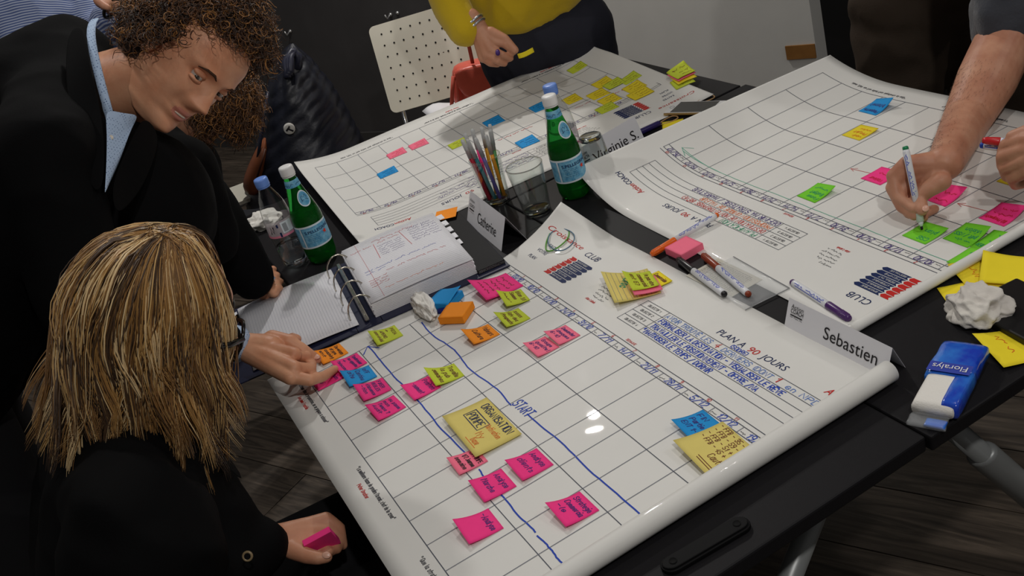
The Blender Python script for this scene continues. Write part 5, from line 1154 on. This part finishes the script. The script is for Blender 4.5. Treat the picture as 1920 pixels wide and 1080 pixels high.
def man_keep(d_):
    if d_.y > .30: return d_.z > .52 + .25 * (d_.y - .3) - .10 * abs(d_.x)
    if d_.y > -.05: return d_.z > -.30 + 1.0 * d_.y
    return d_.z > -.42
hb_ = MB(); hb_.ball(HM @ Vector((0, -.022, .030)), .080, .090, .100, ax=tuple(HM.to_3x3() @ Vector(v) for v in ((1, 0, 0), (0, 1, 0), (0, 0, 1))), seg=32, rings=20)
hb_.ball(HM @ Vector((0, -.050, -.020)), .078, .070, .075, ax=tuple(HM.to_3x3() @ Vector(v) for v in ((1, 0, 0), (0, 1, 0), (0, 0, 1))), seg=28, rings=16)
cloth('hair_base', hb_, CURL[0], man, .006, 3, .003, 3.0, 45.0)
curls('curly_hair', HM, 3800, 5, [CURL[0], CURL[0], CURL[1], CURL[1], CURL[2], CURL[3]], man, .050, man_keep, tube=.00115, coil=(.0035, .0085))
# ---- the blonde woman seated in front
wom = person('woman with shoulder-length blonde hair in a black shirt, seated at the near poster', (.30, -.80), SK_C)
WC = D(300, 600, 1.36); WM = frame(WC, camdir(.86, .06, .50), camdir(.10, -.90, -.42)); WN = D(245, 800, 1.40)
hd = make_head(WM); neck = MB(); neck.capsule(WM @ Vector((0, -.02, -.07)), WN, .050, .055)
Rs, Ls = D(250, 960, 1.27), D(165, 870, 1.60); Rel = D(300, 1150, 1.34); Rw_ = D(512, 1012, 1.50); Pl = Vector((.30, -.90, .52))
wh = MB(); kn = [D(575, 985, 1.535), D(585, 1000, 1.525), D(585, 1015, 1.515), D(578, 1030, 1.505)]
for k_ in kn: wh.capsule(Rw_, k_, .022, .013)
chain(wh, [Rel.lerp(Rw_, .5), Rw_], [.032, .025])
chain(wh, [D(548, 1030, 1.49), D(575, 1042, 1.48), D(596, 1046, 1.475), D(613, 1045, 1.475)], [.015, .012, .0105, .0085])
chain(wh, [kn[0], D(612, 972, 1.545), D(636, 990, 1.545), D(643, 1022, 1.535)], [.0125, .0105, .0095, .0078]); chain(wh, [kn[1], D(620, 990, 1.54), D(638, 1012, 1.535), D(632, 1030, 1.52)], [.0122, .010, .009, .0075])
chain(wh, [kn[2], D(616, 1008, 1.53), D(630, 1026, 1.52), D(618, 1036, 1.51)], [.0115, .0095, .0088, .0072]); chain(wh, [kn[3], D(604, 1024, 1.515), D(616, 1034, 1.505), D(606, 1040, 1.50)], [.0105, .009, .008, .007])
und = MB(); und.capsule(WN, Pl, .08, .10)
body_mesh('body', [(mesh_of(hd, (SK_C, m_lip)), (0, 1)), (fuse(neck, .006, 5), (0,)), (fuse(wh, .0026, 5), (0,)), (fuse(und, .014, 3), (0,))], (SK_C, m_lip), wom)
face_parts(WM, wom, (120, 88, 52)); nail(D(612, 1041, 1.468), camdir(0, -.4, -1), camdir(1, .1, 0), wom, .006)
bl = MB(); bl.capsule(Rs, Ls, .075, .075); bl.capsule(WN + Vector((0, -.02, -.07)), Pl, .125, .15); bl.capsule(Rs + Vector((0, -.01, -.05)), Pl + Vector((.08, 0, 0)), .10, .13); bl.capsule(Ls + Vector((0, -.01, -.05)), Pl + Vector((-.08, 0, 0)), .10, .13); bl.capsule(WN, Rs, .06, .06); bl.capsule(WN, WN.lerp(WC, .22), .072, .066); bl.capsule(WN, Ls, .055, .06)
bl.capsule(D(350, 920, 1.46), D(385, 1030, 1.46), .075, .085)
chain(bl, [Rs, Rel, D(488, 1025, 1.475)], [.070, .056, .040]); cloth('black_shirt', bl, m_blouse, wom, .010, 6, .005, 2.0, 9.0)
mb = MB(); mb.lathe([(.0045, .001), (.006, .0022), (.0075, .001), (.0075, -.001)], D(464, 1043, 1.365), seg=18, axis=(camdir(1, 0, 0), camdir(0, -1, 0), camdir(0, 0, -1))); mb.build('sleeve_button', mat('horn_button', (136, 118, 88), rough=.3), wom)
mb = MB(); mb.grid([[D(u, v, d_) for u, v, d_ in r_] for r_ in (((430, 880, 1.40), (466, 912, 1.43)), ((400, 840, 1.42), (440, 862, 1.45)), ((360, 820, 1.44), (400, 830, 1.47)))]); mb.build('shirt_collar', m_blouse, wom, solid=.002, subsurf=1)
lg = MB(); chain(lg, [Pl + Vector((.09, .02, 0)), Vector((.40, -.40, .52)), Vector((.40, -.36, .08))], [.12, .075, .05]); chain(lg, [Pl + Vector((-.09, .02, 0)), Vector((.18, -.40, .52)), Vector((.18, -.36, .08))], [.12, .075, .05]); lg.capsule(Pl + Vector((-.06, 0, 0)), Pl + Vector((.06, 0, 0)), .13, .13); lg.capsule(D(620, 1110, 1.62), D(690, 1040, 1.72), .06, .055)
cloth('black_trousers', lg, mat('trousers_black', (18, 18, 21)), wom, .013, 4)
for x in (.18, .40): mb = MB(); mb.capsule((x, -.38, .036), (x, -.24, .030), .036, .030); mb.build('shoe', mat('shoe_black', (14, 13, 13)), wom)
m_specs = mat('specs_black', (16, 15, 15), rough=.2, spec=.6)
mb = MB()
for s in (-1, 1): mb.tube([WM @ Vector((s * .034 + .024 * math.cos(a), .102 - .004 * abs(math.cos(a)), .0 + .019 * math.sin(a))) for a in [2 * math.pi * k / 20 for k in range(20)]], .0028, 8, closed=True)
mb.tube([WM @ Vector((x, .106, .006)) for x in (-.012, 0, .012)], .0025, 8)
gl_ = mb.build('glasses_front', m_specs, wom)
for s in (-1, 1): mb = MB(); mb.tube([WM @ Vector((s * .060, .098, .006)), WM @ Vector((s * .079, .075, .006)), WM @ Vector((s * .083, .01, .0)), WM @ Vector((s * .080, -.015, -.015))], [.004, .0045, .003, .003], 8); mb.build('glasses_temple', m_specs, wom)
# long layered hair: locks flowing from the crown
def long_hair(nm, M, nlock, per, seed, cols, root, length=.44):
    rr = random.Random(seed); R3 = M.to_3x3(); dn = (R3.inverted() @ (Vector((0, 0, -1)) + camdir(-1, 0, -.2) * .50)).normalized(); mbs = [MB() for _ in cols]; dw_ = (R3.inverted() @ (Vector((0, 0, -1)) + camdir(-1, 0, -.2) * .40)).normalized()
    for i in range(nlock):
        az = rr.uniform(-math.pi, math.pi)                       # 0 = face, +-pi = back of the head
        if abs(az) < .64: continue
        layer = rr.random(); x, y = math.sin(az), math.cos(az); front = clamp((y + .1) / .8); gr = .93 + .13 * layer + (.02 + .05 * layer) * front; ry_ = .104 if y > 0 else .100
        L = length * rr.uniform(.80, 1.06) * (1 - .10 * layer) * (1 + .0 * front)
        wph, wamp, wave = rr.uniform(0, 6.28), rr.uniform(.008, .019), rr.uniform(1.0, 1.9); sway = rr.uniform(-.03, .03); curl = rr.choice((-1, -1, 1)) * rr.uniform(.012, .036); tw = rr.uniform(-.03, .03)
        base = rr.choices(range(len(cols)), weights=(6, 6, 4, 2.5, 1.5))[0]; N = 18; wid = rr.uniform(.006, .012); c0 = rr.uniform(.018, .03) * math.copysign(1, x); c1 = rr.uniform(-.035, .03)
        for q_ in range(per):
            o1, o2 = rr.gauss(0, 1) * wid, rr.gauss(0, .5) * wid; Lk = L * rr.uniform(.94, 1.02); pts = []; stray = rr.gauss(0, .003)
            dn_q = (dn * (1 - front) + dw_ * front + Vector((x, y, 0)) * (.0 * (1 - .9 * front)) + Vector((-y, x, 0)) * (sway * 2)).normalized(); pos = None; s0 = .172 + .02 * layer
            for k in range(N + 1):
                t = k / N; s_ = t * Lk; th = s_ / .125; ak = az + math.copysign(.0, az) * front * clamp((t - .12) * 2.2); x, y = math.sin(ak), math.cos(ak)
                if s_ <= s0 or pos is None:
                    e0 = Vector((x * (.088 * gr) * math.sin(th), y * (ry_ * gr) * math.sin(th) - .014, .008 + .120 * gr * math.cos(th)))
                    tg = Vector((x * .088 * gr * math.cos(th), y * ry_ * gr * math.cos(th), -.120 * gr * math.sin(th))).normalized(); pos = e0
                else:
                    g_ = clamp((s_ - s0) / .055); g_ = g_ * g_ * (3 - 2 * g_); pos = pos + (tg * (1 - g_) + dn_q * g_).normalized() * (Lk / N); e0 = pos
                e = e0.copy(); cu = max(0, (t - .60) / .40)
                e += Vector((x, y, 0)) * (curl * cu ** 1.6) - dn * (abs(curl) * .5 * cu ** 2) + Vector((-y, x, 0)) * (tw * cu ** 1.5)
                sp = min(1, .2 + t * 1.6) * (1 - .88 * max(0, t - .5) / .5); wv = wamp * clamp((t - .15) * 1.6)
                e += Vector((-y, x, 0)) * (wv * math.sin(wph + t * wave * 6.28) + o1 * sp + stray * t * t) + Vector((x, y, 0)) * (o2 * sp + wv * .7 * math.cos(wph + t * wave * 6.28))
                k2 = min(1, t * 5); part = Vector((c0 * .5 + o1 * .4, c1, .128 - 8 * max(0, c1) ** 2 + o2 * .3)); e = part * (1 - k2) + e * k2 if k2 < 1 else e
                pts.append(M @ e)
            w_ = rr.uniform(.0005, .0010); ci = base if rr.random() < .72 else rr.randrange(len(cols))
            mbs[ci].tube(pts, [w_ * (.7 + .4 * math.sin(math.pi * k / N)) * (1 - .8 * max(0, k / N - .8) / .2) for k in range(N + 1)], 3, caps=False)
    mb = MB()
    for i, b_ in enumerate(mbs): mb.cur = i; mb.add(b_.v, b_.f)
    return mb.build(nm, cols, root)
BLOND = [hairmat('blonde_dark', (74, 50, 27)), hairmat('blonde_honey', (136, 96, 48)), hairmat('blonde_mid', (172, 128, 70)), hairmat('blonde_light', (206, 166, 104)), hairmat('blonde_pale', (226, 196, 146))]
hb_ = MB(); ax_ = tuple(WM.to_3x3() @ Vector(v) for v in ((1, 0, 0), (0, 1, 0), (0, 0, 1))); hb_.ball(WM @ Vector((0, -.020, .010)), .078, .084, .108, ax=ax_, seg=28, rings=18)
dnW = (Vector((0, 0, -1)) + camdir(-1, 0, -.2) * .34).normalized(); bk_ = WM @ Vector((0, -.040, -.02)); hb_.capsule(bk_, bk_ + dnW * .12, .055, .045); hb_.capsule(WM @ Vector((.048, -.01, -.02)), WM @ Vector((.048, -.01, -.02)) + dnW * .12, .028, .024); hb_.capsule(WM @ Vector((-.048, -.01, -.02)), WM @ Vector((-.048, -.01, -.02)) + dnW * .12, .028, .024)
cloth('hair_base', hb_, BLOND[0], wom, .008, 4, .004, 5.0, 20.0)
long_hair('blonde_hair', WM, 500, 20, 9, BLOND, wom)
pc_ = D(603, 1016, 1.50); mb = MB(); X_ = camdir(.86, -.45, .1); Y_ = camdir(.35, .5, .8); Y_ = (Y_ - X_ * Y_.dot(X_)).normalized(); Z_ = X_.cross(Y_); pdh = thing('note_pad', 'pink pad of sticky notes held in the lap of the blonde woman', 'note pad', pc_)
mb.box(pc_, (.044, .044, .010), (X_, Y_, Z_)); mb.build('pad_block', nmat('pink'), pdh, smooth=False, bevel=.0006)
# ---- the man writing on the right-hand poster
wr = person('man in a dark grey rolled sleeve writing on the poster with a marker', (.0, 1.25), SK_B)
ptip = T(1729, 431, .006); lo_, hi_ = .02, .30
for _ in range(30):
    mid = (lo_ + hi_) / 2
    if (T(1697, 274, mid) - ptip).length > .140: lo_ = mid
    else: hi_ = mid
# two solutions exist; keep the one whose top is above the table at a natural slope
cand = min((abs((T(1697, 274, h_ / 500) - ptip).length - .140), h_ / 500) for h_ in range(10, 140)); ptop = T(1697, 274, cand[1])
marker('white marker with a green end held by the writing man', ptop, ptip, (28, 132, 84), capped=False, r=.0058)
def PP(t, du=0, dv=0): return ptip.lerp(ptop, t)
hv = (T(1715, 390, .04) - ptip).length
hnd = MB(); wrist = T(1772, 306, .085)
K = J((1700, 306, .098), (1697, 318, .088), (1706, 335, .070), (1720, 352, .052))
for k_ in K: hnd.capsule(wrist, k_, .024, .0128)
hnd.capsule(wrist, T(1745, 350, .058), .023, .016)
chain(hnd, [D(1892, 62, 1.97), D(1850, 150, 1.93), D(1812, 225, 1.885), wrist], [.056, .055, .043, .029])
chain(hnd, [K[0], T(1674, 330, .080), T(1682, 368, .052), PP(.26) + camdir(-.9, 0, .2) * .008], [.0128, .0110, .0096, .0080])
chain(hnd, [K[1], T(1672, 352, .062), T(1690, 388, .036), T(1714, 405, .026)], [.0126, .0106, .0094, .0080])
chain(hnd, [K[2], T(1684, 372, .046), T(1704, 400, .022), T(1732, 408, .014)], [.0122, .0102, .0090, .0078])
chain(hnd, [K[3], T(1708, 388, .032), T(1728, 402, .014), T(1752, 392, .012)], [.0122, .0105, .0092, .008])
chain(hnd, [T(1765, 340, .070), T(1742, 354, .062), T(1722, 370, .050), PP(.25) + camdir(.35, .2, -.9) * .010], [.0165, .0145, .0124, .0102])
h2 = MB(); w2 = T(1990, 268, .135); K2 = J((1922, 262, .132), (1918, 282, .118), (1920, 302, .103), (1928, 320, .088))
for k_ in K2: h2.capsule(w2, k_, .024, .0120)
chain(h2, [D(2050, 120, 1.75), w2], [.045, .029])
chain(h2, [K2[0], T(1886, 272, .116), T(1880, 288, .100), T(1905, 294, .090)], [.0118, .0105, .0095, .0082]); chain(h2, [K2[1], T(1880, 294, .100), T(1880, 311, .082), T(1906, 314, .074)], [.0118, .0104, .0094, .0082]); chain(h2, [K2[2], T(1884, 316, .082), T(1888, 331, .064), T(1912, 332, .060)], [.0114, .010, .009, .0078]); chain(h2, [K2[3], T(1898, 335, .066), T(1904, 347, .050), T(1924, 344, .050)], [.0106, .0094, .0084, .0074]); chain(h2, [T(1962, 258, .138), T(1925, 248, .138), T(1898, 256, .130)], [.0155, .0122, .0098])
HW_ = Vector((.16, 1.08, 1.62)); HWM = frame(HW_, Vector((.25, -.75, -.62)), Vector((.1, -.55, .8))); hd = make_head(HWM); nk = MB(); nk.capsule(HWM @ Vector((0, -.02, -.07)), Vector((.08, 1.22, 1.45)), .055, .06); nk.capsule(Vector((.05, 1.25, 1.35)), Vector((-.02, 1.32, .95)), .10, .10)
body_mesh('body', [(mesh_of(hd, (SK_B, m_lip)), (0, 1)), (fuse(nk, .01, 4), (0,)), (fuse(hnd, .0023, 3), (0,)), (fuse(h2, .0024, 3), (0,))], (SK_B, m_lip), wr)
face_parts(HWM, wr, (50, 38, 28)); nail(PP(.25) + camdir(.30, .02, -.95) * .0186, camdir(.1, -.35, -1), camdir(-.7, .7, 0), wr, .0062)
# fine dark forearm hair
rr = random.Random(4); mb = MB(); fa = [D(1850, 150, 1.93), D(1812, 225, 1.885), wrist]
for i in range(620):
    t = rr.random(); a, b, ra, rb = (fa[0], fa[1], .055, .043) if t < .5 else (fa[1], fa[2], .043, .030); k = (t * 2) % 1; c = a.lerp(b, k); r_ = ra + (rb - ra) * k; q = (b - a).normalized(); s_ = (camdir(-1, -.2, -.5)); s_ = (s_ - q * s_.dot(q)).normalized(); b_ = q.cross(s_); an = rr.gauss(0, .9); d_ = s_ * math.cos(an) + b_ * math.sin(an)
    p = c + d_ * (r_ - .001); g = (q * .9 + d_ * .25 + b_ * rr.uniform(-.4, .4)).normalized(); mb.tube([p, p + g * .004, p + g * .007 + q * .003], [.00018, .00014, .00006], 3, caps=False)
o = mb.build('forearm_hair', hairmat('arm_hair', (64, 46, 34)), wr); o['kind'] = 'stuff'
fl_ = MB(); el = D(1893, 62, 1.97); sh_ = Vector((.16, 1.20, 1.40)); chain(fl_, [el, sh_], [.066, .085]); fl_.capsule(D(1860, 80, 1.945), D(1935, 96, 1.97), .022, .022); fl_.capsule(D(1855, 55, 1.94), D(1935, 66, 1.97), .024, .024); fl_.capsule(D(1852, 28, 1.93), D(1940, 40, 1.96), .024, .024)
fl_.capsule(sh_, Vector((-.05, 1.32, 1.38)), .09, .09); fl_.capsule(Vector((.05, 1.27, 1.32)), Vector((-.03, 1.33, 1.02)), .16, .16); chain(fl_, [Vector((-.08, 1.32, 1.38)), D(2080, 40, 1.85), D(2050, 120, 1.77)], [.085, .07, .055])
cloth('grey_fleece', fl_, mat('fleece_grey', (62, 64, 70), rough=.95, spec=.05, sheen=.3, bump=.6, bscale=160), wr, .010, 5, .006, 6.0, 16.0)
tr = MB(); hp = D(1745, 40, 2.52); hp2 = Vector((hp.x, hp.y, 0)); bx_ = camdir(1, 0, 0); bx_ = Vector((bx_.x, bx_.y, 0)).normalized()
tr.capsule(hp - bx_ * .06 + UP * .08, hp + bx_ * .10 + UP * .08, .13, .13); chain(tr, [hp - bx_ * .07, hp2 - bx_ * .10 + UP * .45, hp2 - bx_ * .11 + UP * .06], [.125, .085, .06]); chain(tr, [hp + bx_ * .12, hp2 + bx_ * .13 + UP * .45, hp2 + bx_ * .14 + UP * .06], [.125, .085, .06]); tr.capsule(hp + UP * .1, Vector((-.02, 1.33, 1.05)), .13, .14)
cloth('brown_trousers', tr, mat('trousers_brown', (64, 55, 47), rough=.85, spec=.1, bump=.3, bscale=300), wr, .012, 5, .006, 8.0, 8.0)
for s in (-.11, .14): mb = MB(); p = hp2 + bx_ * s; mb.capsule((p.x, p.y, .04), (p.x + .06, p.y - .13, .036), .040, .034); mb.build('shoe', mat('shoe_black', (14, 13, 13)), wr)
hb_ = MB(); hb_.ball(HWM @ Vector((0, -.02, .03)), .083, .098, .102, ax=tuple(HWM.to_3x3() @ Vector(v) for v in ((1, 0, 0), (0, 1, 0), (0, 0, 1))), seg=24, rings=16); cloth('short_hair', hb_, CURL[0], wr, .008, 2, .004, 1.0, 40.0)
for (lab, a_, b_, rgb) in (('red-capped marker held in the spare hand of the writing man', (1935, 270, .108), (1842, 263, .118), (196, 34, 40)), ('blue-ended marker held in the spare hand of the writing man', (1838, 272, .104), (1935, 284, .096), (40, 80, 200)), ('green-capped marker held in the spare hand of the writing man', (1985, 262, .120), (1902, 250, .128), (24, 112, 62))):
    marker(lab, T(*a_), T(*b_), rgb, flutes=False)
# ---- the woman in the yellow sweater
yw = person('woman in a mustard yellow sweater and dark jeans standing behind the far poster', (-1.25, .75), SK_C)
plY, nY = vplane(D(1020, 90, 3.06)); sY = Vector((-nY.y, nY.x, 0)); hipc = plY(1022, 70); hip2 = Vector((hipc.x, hipc.y, 0))
je = MB(); je.capsule(hipc - sY * .085, hipc + sY * .085, .125, .125); chain(je, [hipc - sY * .095 - UP * .04, hip2 - sY * .085 + UP * .45, hip2 - sY * .09 + UP * .06], [.115, .075, .05]); chain(je, [hipc + sY * .095 - UP * .04, hip2 + sY * .085 + UP * .45, hip2 + sY * .09 + UP * .06], [.115, .075, .05]); je.capsule(hipc + UP * .12 - sY * .06, hipc + UP * .12 + sY * .06, .115, .115)
cloth('dark_jeans', je, mat('jeans_dark', (44, 45, 54), rough=.8, spec=.15, bump=.3, bscale=300), yw, .011, 6, .004, 3.0, 10.0)
sw = MB(); ch = hip2 + UP * 1.25; sw.capsule(hipc - sY * .07 + UP * .15 + nY * .01, hipc + sY * .07 + UP * .18 + nY * .01, .135, .135); sw.capsule(hipc + UP * .2, ch, .155, .15); sw.capsule(ch - sY * .13, ch + sY * .13, .09, .09)
ye = plY(852, -30, .22); chain(sw, [ch - sY * .16, plY(790, -110, .12), plY(872, 12, .26)], [.075, .065, .048]); chain(sw, [ch + sY * .16, hip2 + sY * .25 + UP * 1.13, hip2 + sY * .10 + UP * 1.17 + nY * .2], [.075, .06, .045])
cloth('yellow_sweater', sw, mat('knit_mustard', (208, 176, 34), rough=.9, spec=.1, sheen=.3, bump=.4, bscale=240), yw, .011, 6, .006, 4.0, 10.0)
yh = MB(); yw_ = plY(893, 8, .27); K3 = [plY(918, 26, .30), plY(914, 40, .31), plY(908, 50, .31), plY(902, 56, .30)]
for k_ in K3: yh.capsule(yw_, k_, .024, .015)
chain(yh, [plY(880, -6, .26), yw_], [.028, .026]); chain(yh, [K3[0], plY(938, 30, .32), plY(954, 42, .32), plY(944, 52, .31)], [.0122, .0105, .0095, .0082]); chain(yh, [K3[1], plY(934, 46, .33), plY(948, 54, .32), plY(934, 60, .31)], [.012, .0102, .0092, .008]); chain(yh, [K3[2], plY(926, 57, .33), plY(938, 63, .32), plY(924, 64, .31)], [.0115, .0098, .0088, .0078]); chain(yh, [K3[3], plY(914, 62, .32), plY(926, 66, .31), plY(914, 65, .30)], [.0125, .0105, .009, .008]); chain(yh, [plY(915, 14, .29), plY(938, 22, .31), plY(956, 38, .33)], [.016, .0132, .010])
Hy = hip2 + UP * 1.58 + nY * .02; YM = frame(Hy, nY - UP * .5, UP + nY * .4); hd = make_head(YM); nk = MB(); nk.capsule(YM @ Vector((0, -.02, -.07)), ch + UP * .08, .05, .055); nk.capsule(ch, hipc + UP * .2, .08, .08)
body_mesh('body', [(mesh_of(hd, (SK_C, m_lip)), (0, 1)), (fuse(nk, .01, 4), (0,)), (fuse(yh, .0026, 3), (0,))], (SK_C, m_lip), yw); face_parts(YM, yw, (70, 48, 32))
hb_ = MB(); hb_.ball(YM @ Vector((0, -.025, .03)), .085, .098, .104, ax=tuple(YM.to_3x3() @ Vector(v) for v in ((1, 0, 0), (0, 1, 0), (0, 0, 1))), seg=24, rings=16); hb_.capsule(YM @ Vector((0, -.07, 0)), YM @ Vector((0, -.10, -.18)), .06, .05); cloth('brown_hair', hb_, CURL[1], yw, .009, 3, .004, 2.0, 30.0)
q = (plY(893, 8, .27) - plY(880, -6, .26)).normalized(); s_ = q.orthogonal().normalized(); b_ = q.cross(s_)
for k, rr_ in ((.25, .031), (.6, .030)): mb = MB(); cc = plY(880, -6, .26).lerp(plY(893, 8, .27), k + .2); mb.tube([cc + (s_ * math.cos(a) + b_ * math.sin(a)) * rr_ for a in [2 * math.pi * i / 24 for i in range(24)]], .0035, 8, closed=True); mb.build('bracelet', m_chrome, yw)
for x in (-.09, .09): mb = MB(); p = hip2 + sY * x; mb.capsule((p.x, p.y, .034), (p.x + nY.x * .14, p.y + nY.y * .14, .03), .036, .03); mb.build('shoe', mat('shoe_black', (14, 13, 13)), yw)
a_, b_ = plY(959, 44, .335), plY(985, 32, .345); mb = MB(); dn_ = (plY(962, 52, .335) - a_); n_ = 6; mb.grid([[a_.lerp(b_, i / n_) + dn_ * (j / n_) + nY * (.006 * math.sin(i * .7)) for j in range(n_ + 1)] for i in range(n_ + 1)]); tag(mb.build('sticky_note', nmat('bright'), solid=.0004), 'yellow sticky note held in the hand of the woman in the yellow sweater', 'note', 'sticky notes')
p_ = plY(926, 41, .335); mb = MB(); mb.tube([p_ - nY * .02, p_ + nY * .012], [.006, .0062], 12); tag(mb.build('purple_pen', mat('pen_purple', (76, 44, 120), rough=.35)), 'purple pen end poking out of the fist of the woman in yellow', 'pen')
# ---- person in the striped shirt, behind the blazer
def stripe_mat():
    m = mat('shirt_striped', (150, 166, 206), rough=.75, spec=.15); nt = m.node_tree; tc = nt.nodes.new('ShaderNodeTexCoord'); mp = nt.nodes.new('ShaderNodeMapping'); mp.inputs['Rotation'].default_value = (.3, .5, .2); w_ = nt.nodes.new('ShaderNodeTexWave'); w_.bands_direction = 'Z'; w_.inputs['Scale'].default_value = 48; w_.inputs['Distortion'].default_value = .6; w_.inputs['Detail Scale'].default_value = .4
    r_ = nt.nodes.new('ShaderNodeValToRGB'); r_.color_ramp.elements[0].position = .45; r_.color_ramp.elements[0].color = (*lin((86, 102, 150)), 1); r_.color_ramp.elements[1].position = .62; r_.color_ramp.elements[1].color = (*lin((176, 186, 210)), 1)
    nt.links.new(tc.outputs['Object'], mp.inputs[0]); nt.links.new(mp.outputs[0], w_.inputs['Vector']); nt.links.new(w_.outputs['Fac'], r_.inputs['Fac']); nt.links.new(r_.outputs['Color'], nt.nodes['Principled BSDF'].inputs['Base Color']); return m
sc = D(75, 45, 3.0); s2 = Vector((sc.x, sc.y, 0)); st = person('person in a blue and white striped shirt standing behind the man in the blazer', s2, SK_B)
tb = MB(); tb.capsule(sc - UP * .35, sc + UP * .02, .15, .17); tb.capsule(sc + Vector((-.04, -.16, .06)), sc + Vector((.04, .15, .05)), .085, .085); chain(tb, [sc + Vector((.04, .15, .05)), D(200, 70, 2.95), D(205, 30, 2.85)], [.075, .06, .045]); chain(tb, [sc + Vector((-.04, -.18, .05)), sc + Vector((.05, -.26, -.22)), sc + Vector((.18, -.2, -.38))], [.075, .06, .045])
cloth('striped_shirt', tb, stripe_mat(), st, .012, 6, .006, 5.0, 9.0)
sk = MB(); sk.capsule(D(210, 12, 2.80), D(190, 0, 2.76), .024, .022)
for k in range(4): chain(sk, [D(192 + 3 * k, -4 + 3 * k, 2.76), D(183 + 4 * k, 2 + 3 * k, 2.73), D(190 + 4 * k, 8 + 2 * k, 2.73)], [.012, .0105, .009])
SHd = sc + Vector((.06, .03, .30)); SM = frame(SHd, Vector((.6, .7, -.3)), Vector((.1, .2, .97))); hd = make_head(SM); nk = MB(); nk.capsule(SM @ Vector((0, -.02, -.07)), sc + UP * .1, .055, .06); nk.capsule(sc, sc - UP * .4, .09, .09)
body_mesh('body', [(mesh_of(hd, (SK_B, m_lip)), (0, 1)), (fuse(nk, .01, 4), (0,)), (fuse(sk, .003, 4), (0,))], (SK_B, m_lip), st); face_parts(SM, st, (50, 38, 28))
hb_ = MB(); hb_.ball(SM @ Vector((0, -.02, .03)), .083, .098, .102, ax=tuple(SM.to_3x3() @ Vector(v) for v in ((1, 0, 0), (0, 1, 0), (0, 0, 1))), seg=24, rings=16); cloth('short_hair', hb_, CURL[0], st, .008, 2, .004, 1.0, 40.0)
mb = MB(); mb.tube([D(207, 16, 2.79) + camdir(.4, -.7, 0) * (.028 * math.cos(a)) + camdir(0, 0, 1) * (.028 * math.sin(a)) for a in [2 * math.pi * i / 20 for i in range(20)]], .005, 8, closed=True); mb.build('bracelet', m_specs, st)
lg = MB(); 
for x in (-.09, .09): chain(lg, [sc + Vector((x, 0, -.45)), Vector((s2.x + x, s2.y, .45)), Vector((s2.x + x, s2.y, .06))], [.115, .08, .055])
lg.capsule(sc + Vector((-.06, 0, -.42)), sc + Vector((.06, 0, -.42)), .12, .12); cloth('dark_trousers', lg, mat('trousers_black', (18, 18, 21)), st, .014, 4)
for x in (-.09, .09): mb = MB(); mb.capsule((s2.x + x, s2.y, .038), (s2.x + x + .05, s2.y + .14, .034), .038, .032); mb.build('shoe', mat('shoe_black', (14, 13, 13)), st)
# ---- second curly-haired person, seated behind
cc = D(385, 195, 2.75); cp = person('person with long curly brown hair in dark clothes, bent forward beside the puffer jacket', (cc.x, cc.y), SK_C)
CM = frame(cc, camdir(.2, .75, .55), camdir(.75, -.55, .1)); hd = make_head(CM); tb_c = D(300, 300, 2.80); nk = MB(); nk.capsule(CM @ Vector((0, -.02, -.07)), tb_c, .05, .06)
body_mesh('body', [(mesh_of(hd, (SK_C, m_lip)), (0, 1)), (fuse(nk, .01, 4), (0,))], (SK_C, m_lip), cp); face_parts(CM, cp, (70, 48, 32))
hb_ = MB(); hb_.ball(CM @ Vector((0, -.015, .02)), .090, .104, .112, ax=tuple(CM.to_3x3() @ Vector(v) for v in ((1, 0, 0), (0, 1, 0), (0, 0, 1))), seg=24, rings=16); cloth('hair_base', hb_, CURL[1], cp, .009, 2, .006, 2.0, 40.0)
curls('curly_hair', CM, 1300, 8, [CURL[1], CURL[1], CURL[2], CURL[3]], cp, .050, lambda d_: d_.z > -.6 and not (d_.y > .6 and d_.z < .1), coil=(.005, .011), drop=.9, tube=.0015)
tb = MB(); cb_ = Vector((tb_c.x - .05, tb_c.y - .12, .55)); tb.capsule(tb_c - UP * .05, cb_, .15, .15); tb.capsule(tb_c + Vector((-.14, .02, -.06)), tb_c + Vector((.14, -.02, -.06)), .08, .08); chain(tb, [tb_c + Vector((.15, 0, -.06)), tb_c + Vector((.2, .1, -.3)), tb_c + Vector((.1, .25, -.32))], [.07, .055, .04]); chain(tb, [cb_, cb_ + Vector((.0, .38, -.03)), cb_ + Vector((0, .40, -.5))], [.14, .09, .06])
cloth('dark_clothes', tb, mat('clothes_navy', (22, 24, 32), rough=.8), cp, .013, 5, .005, 3.0, 9.0)
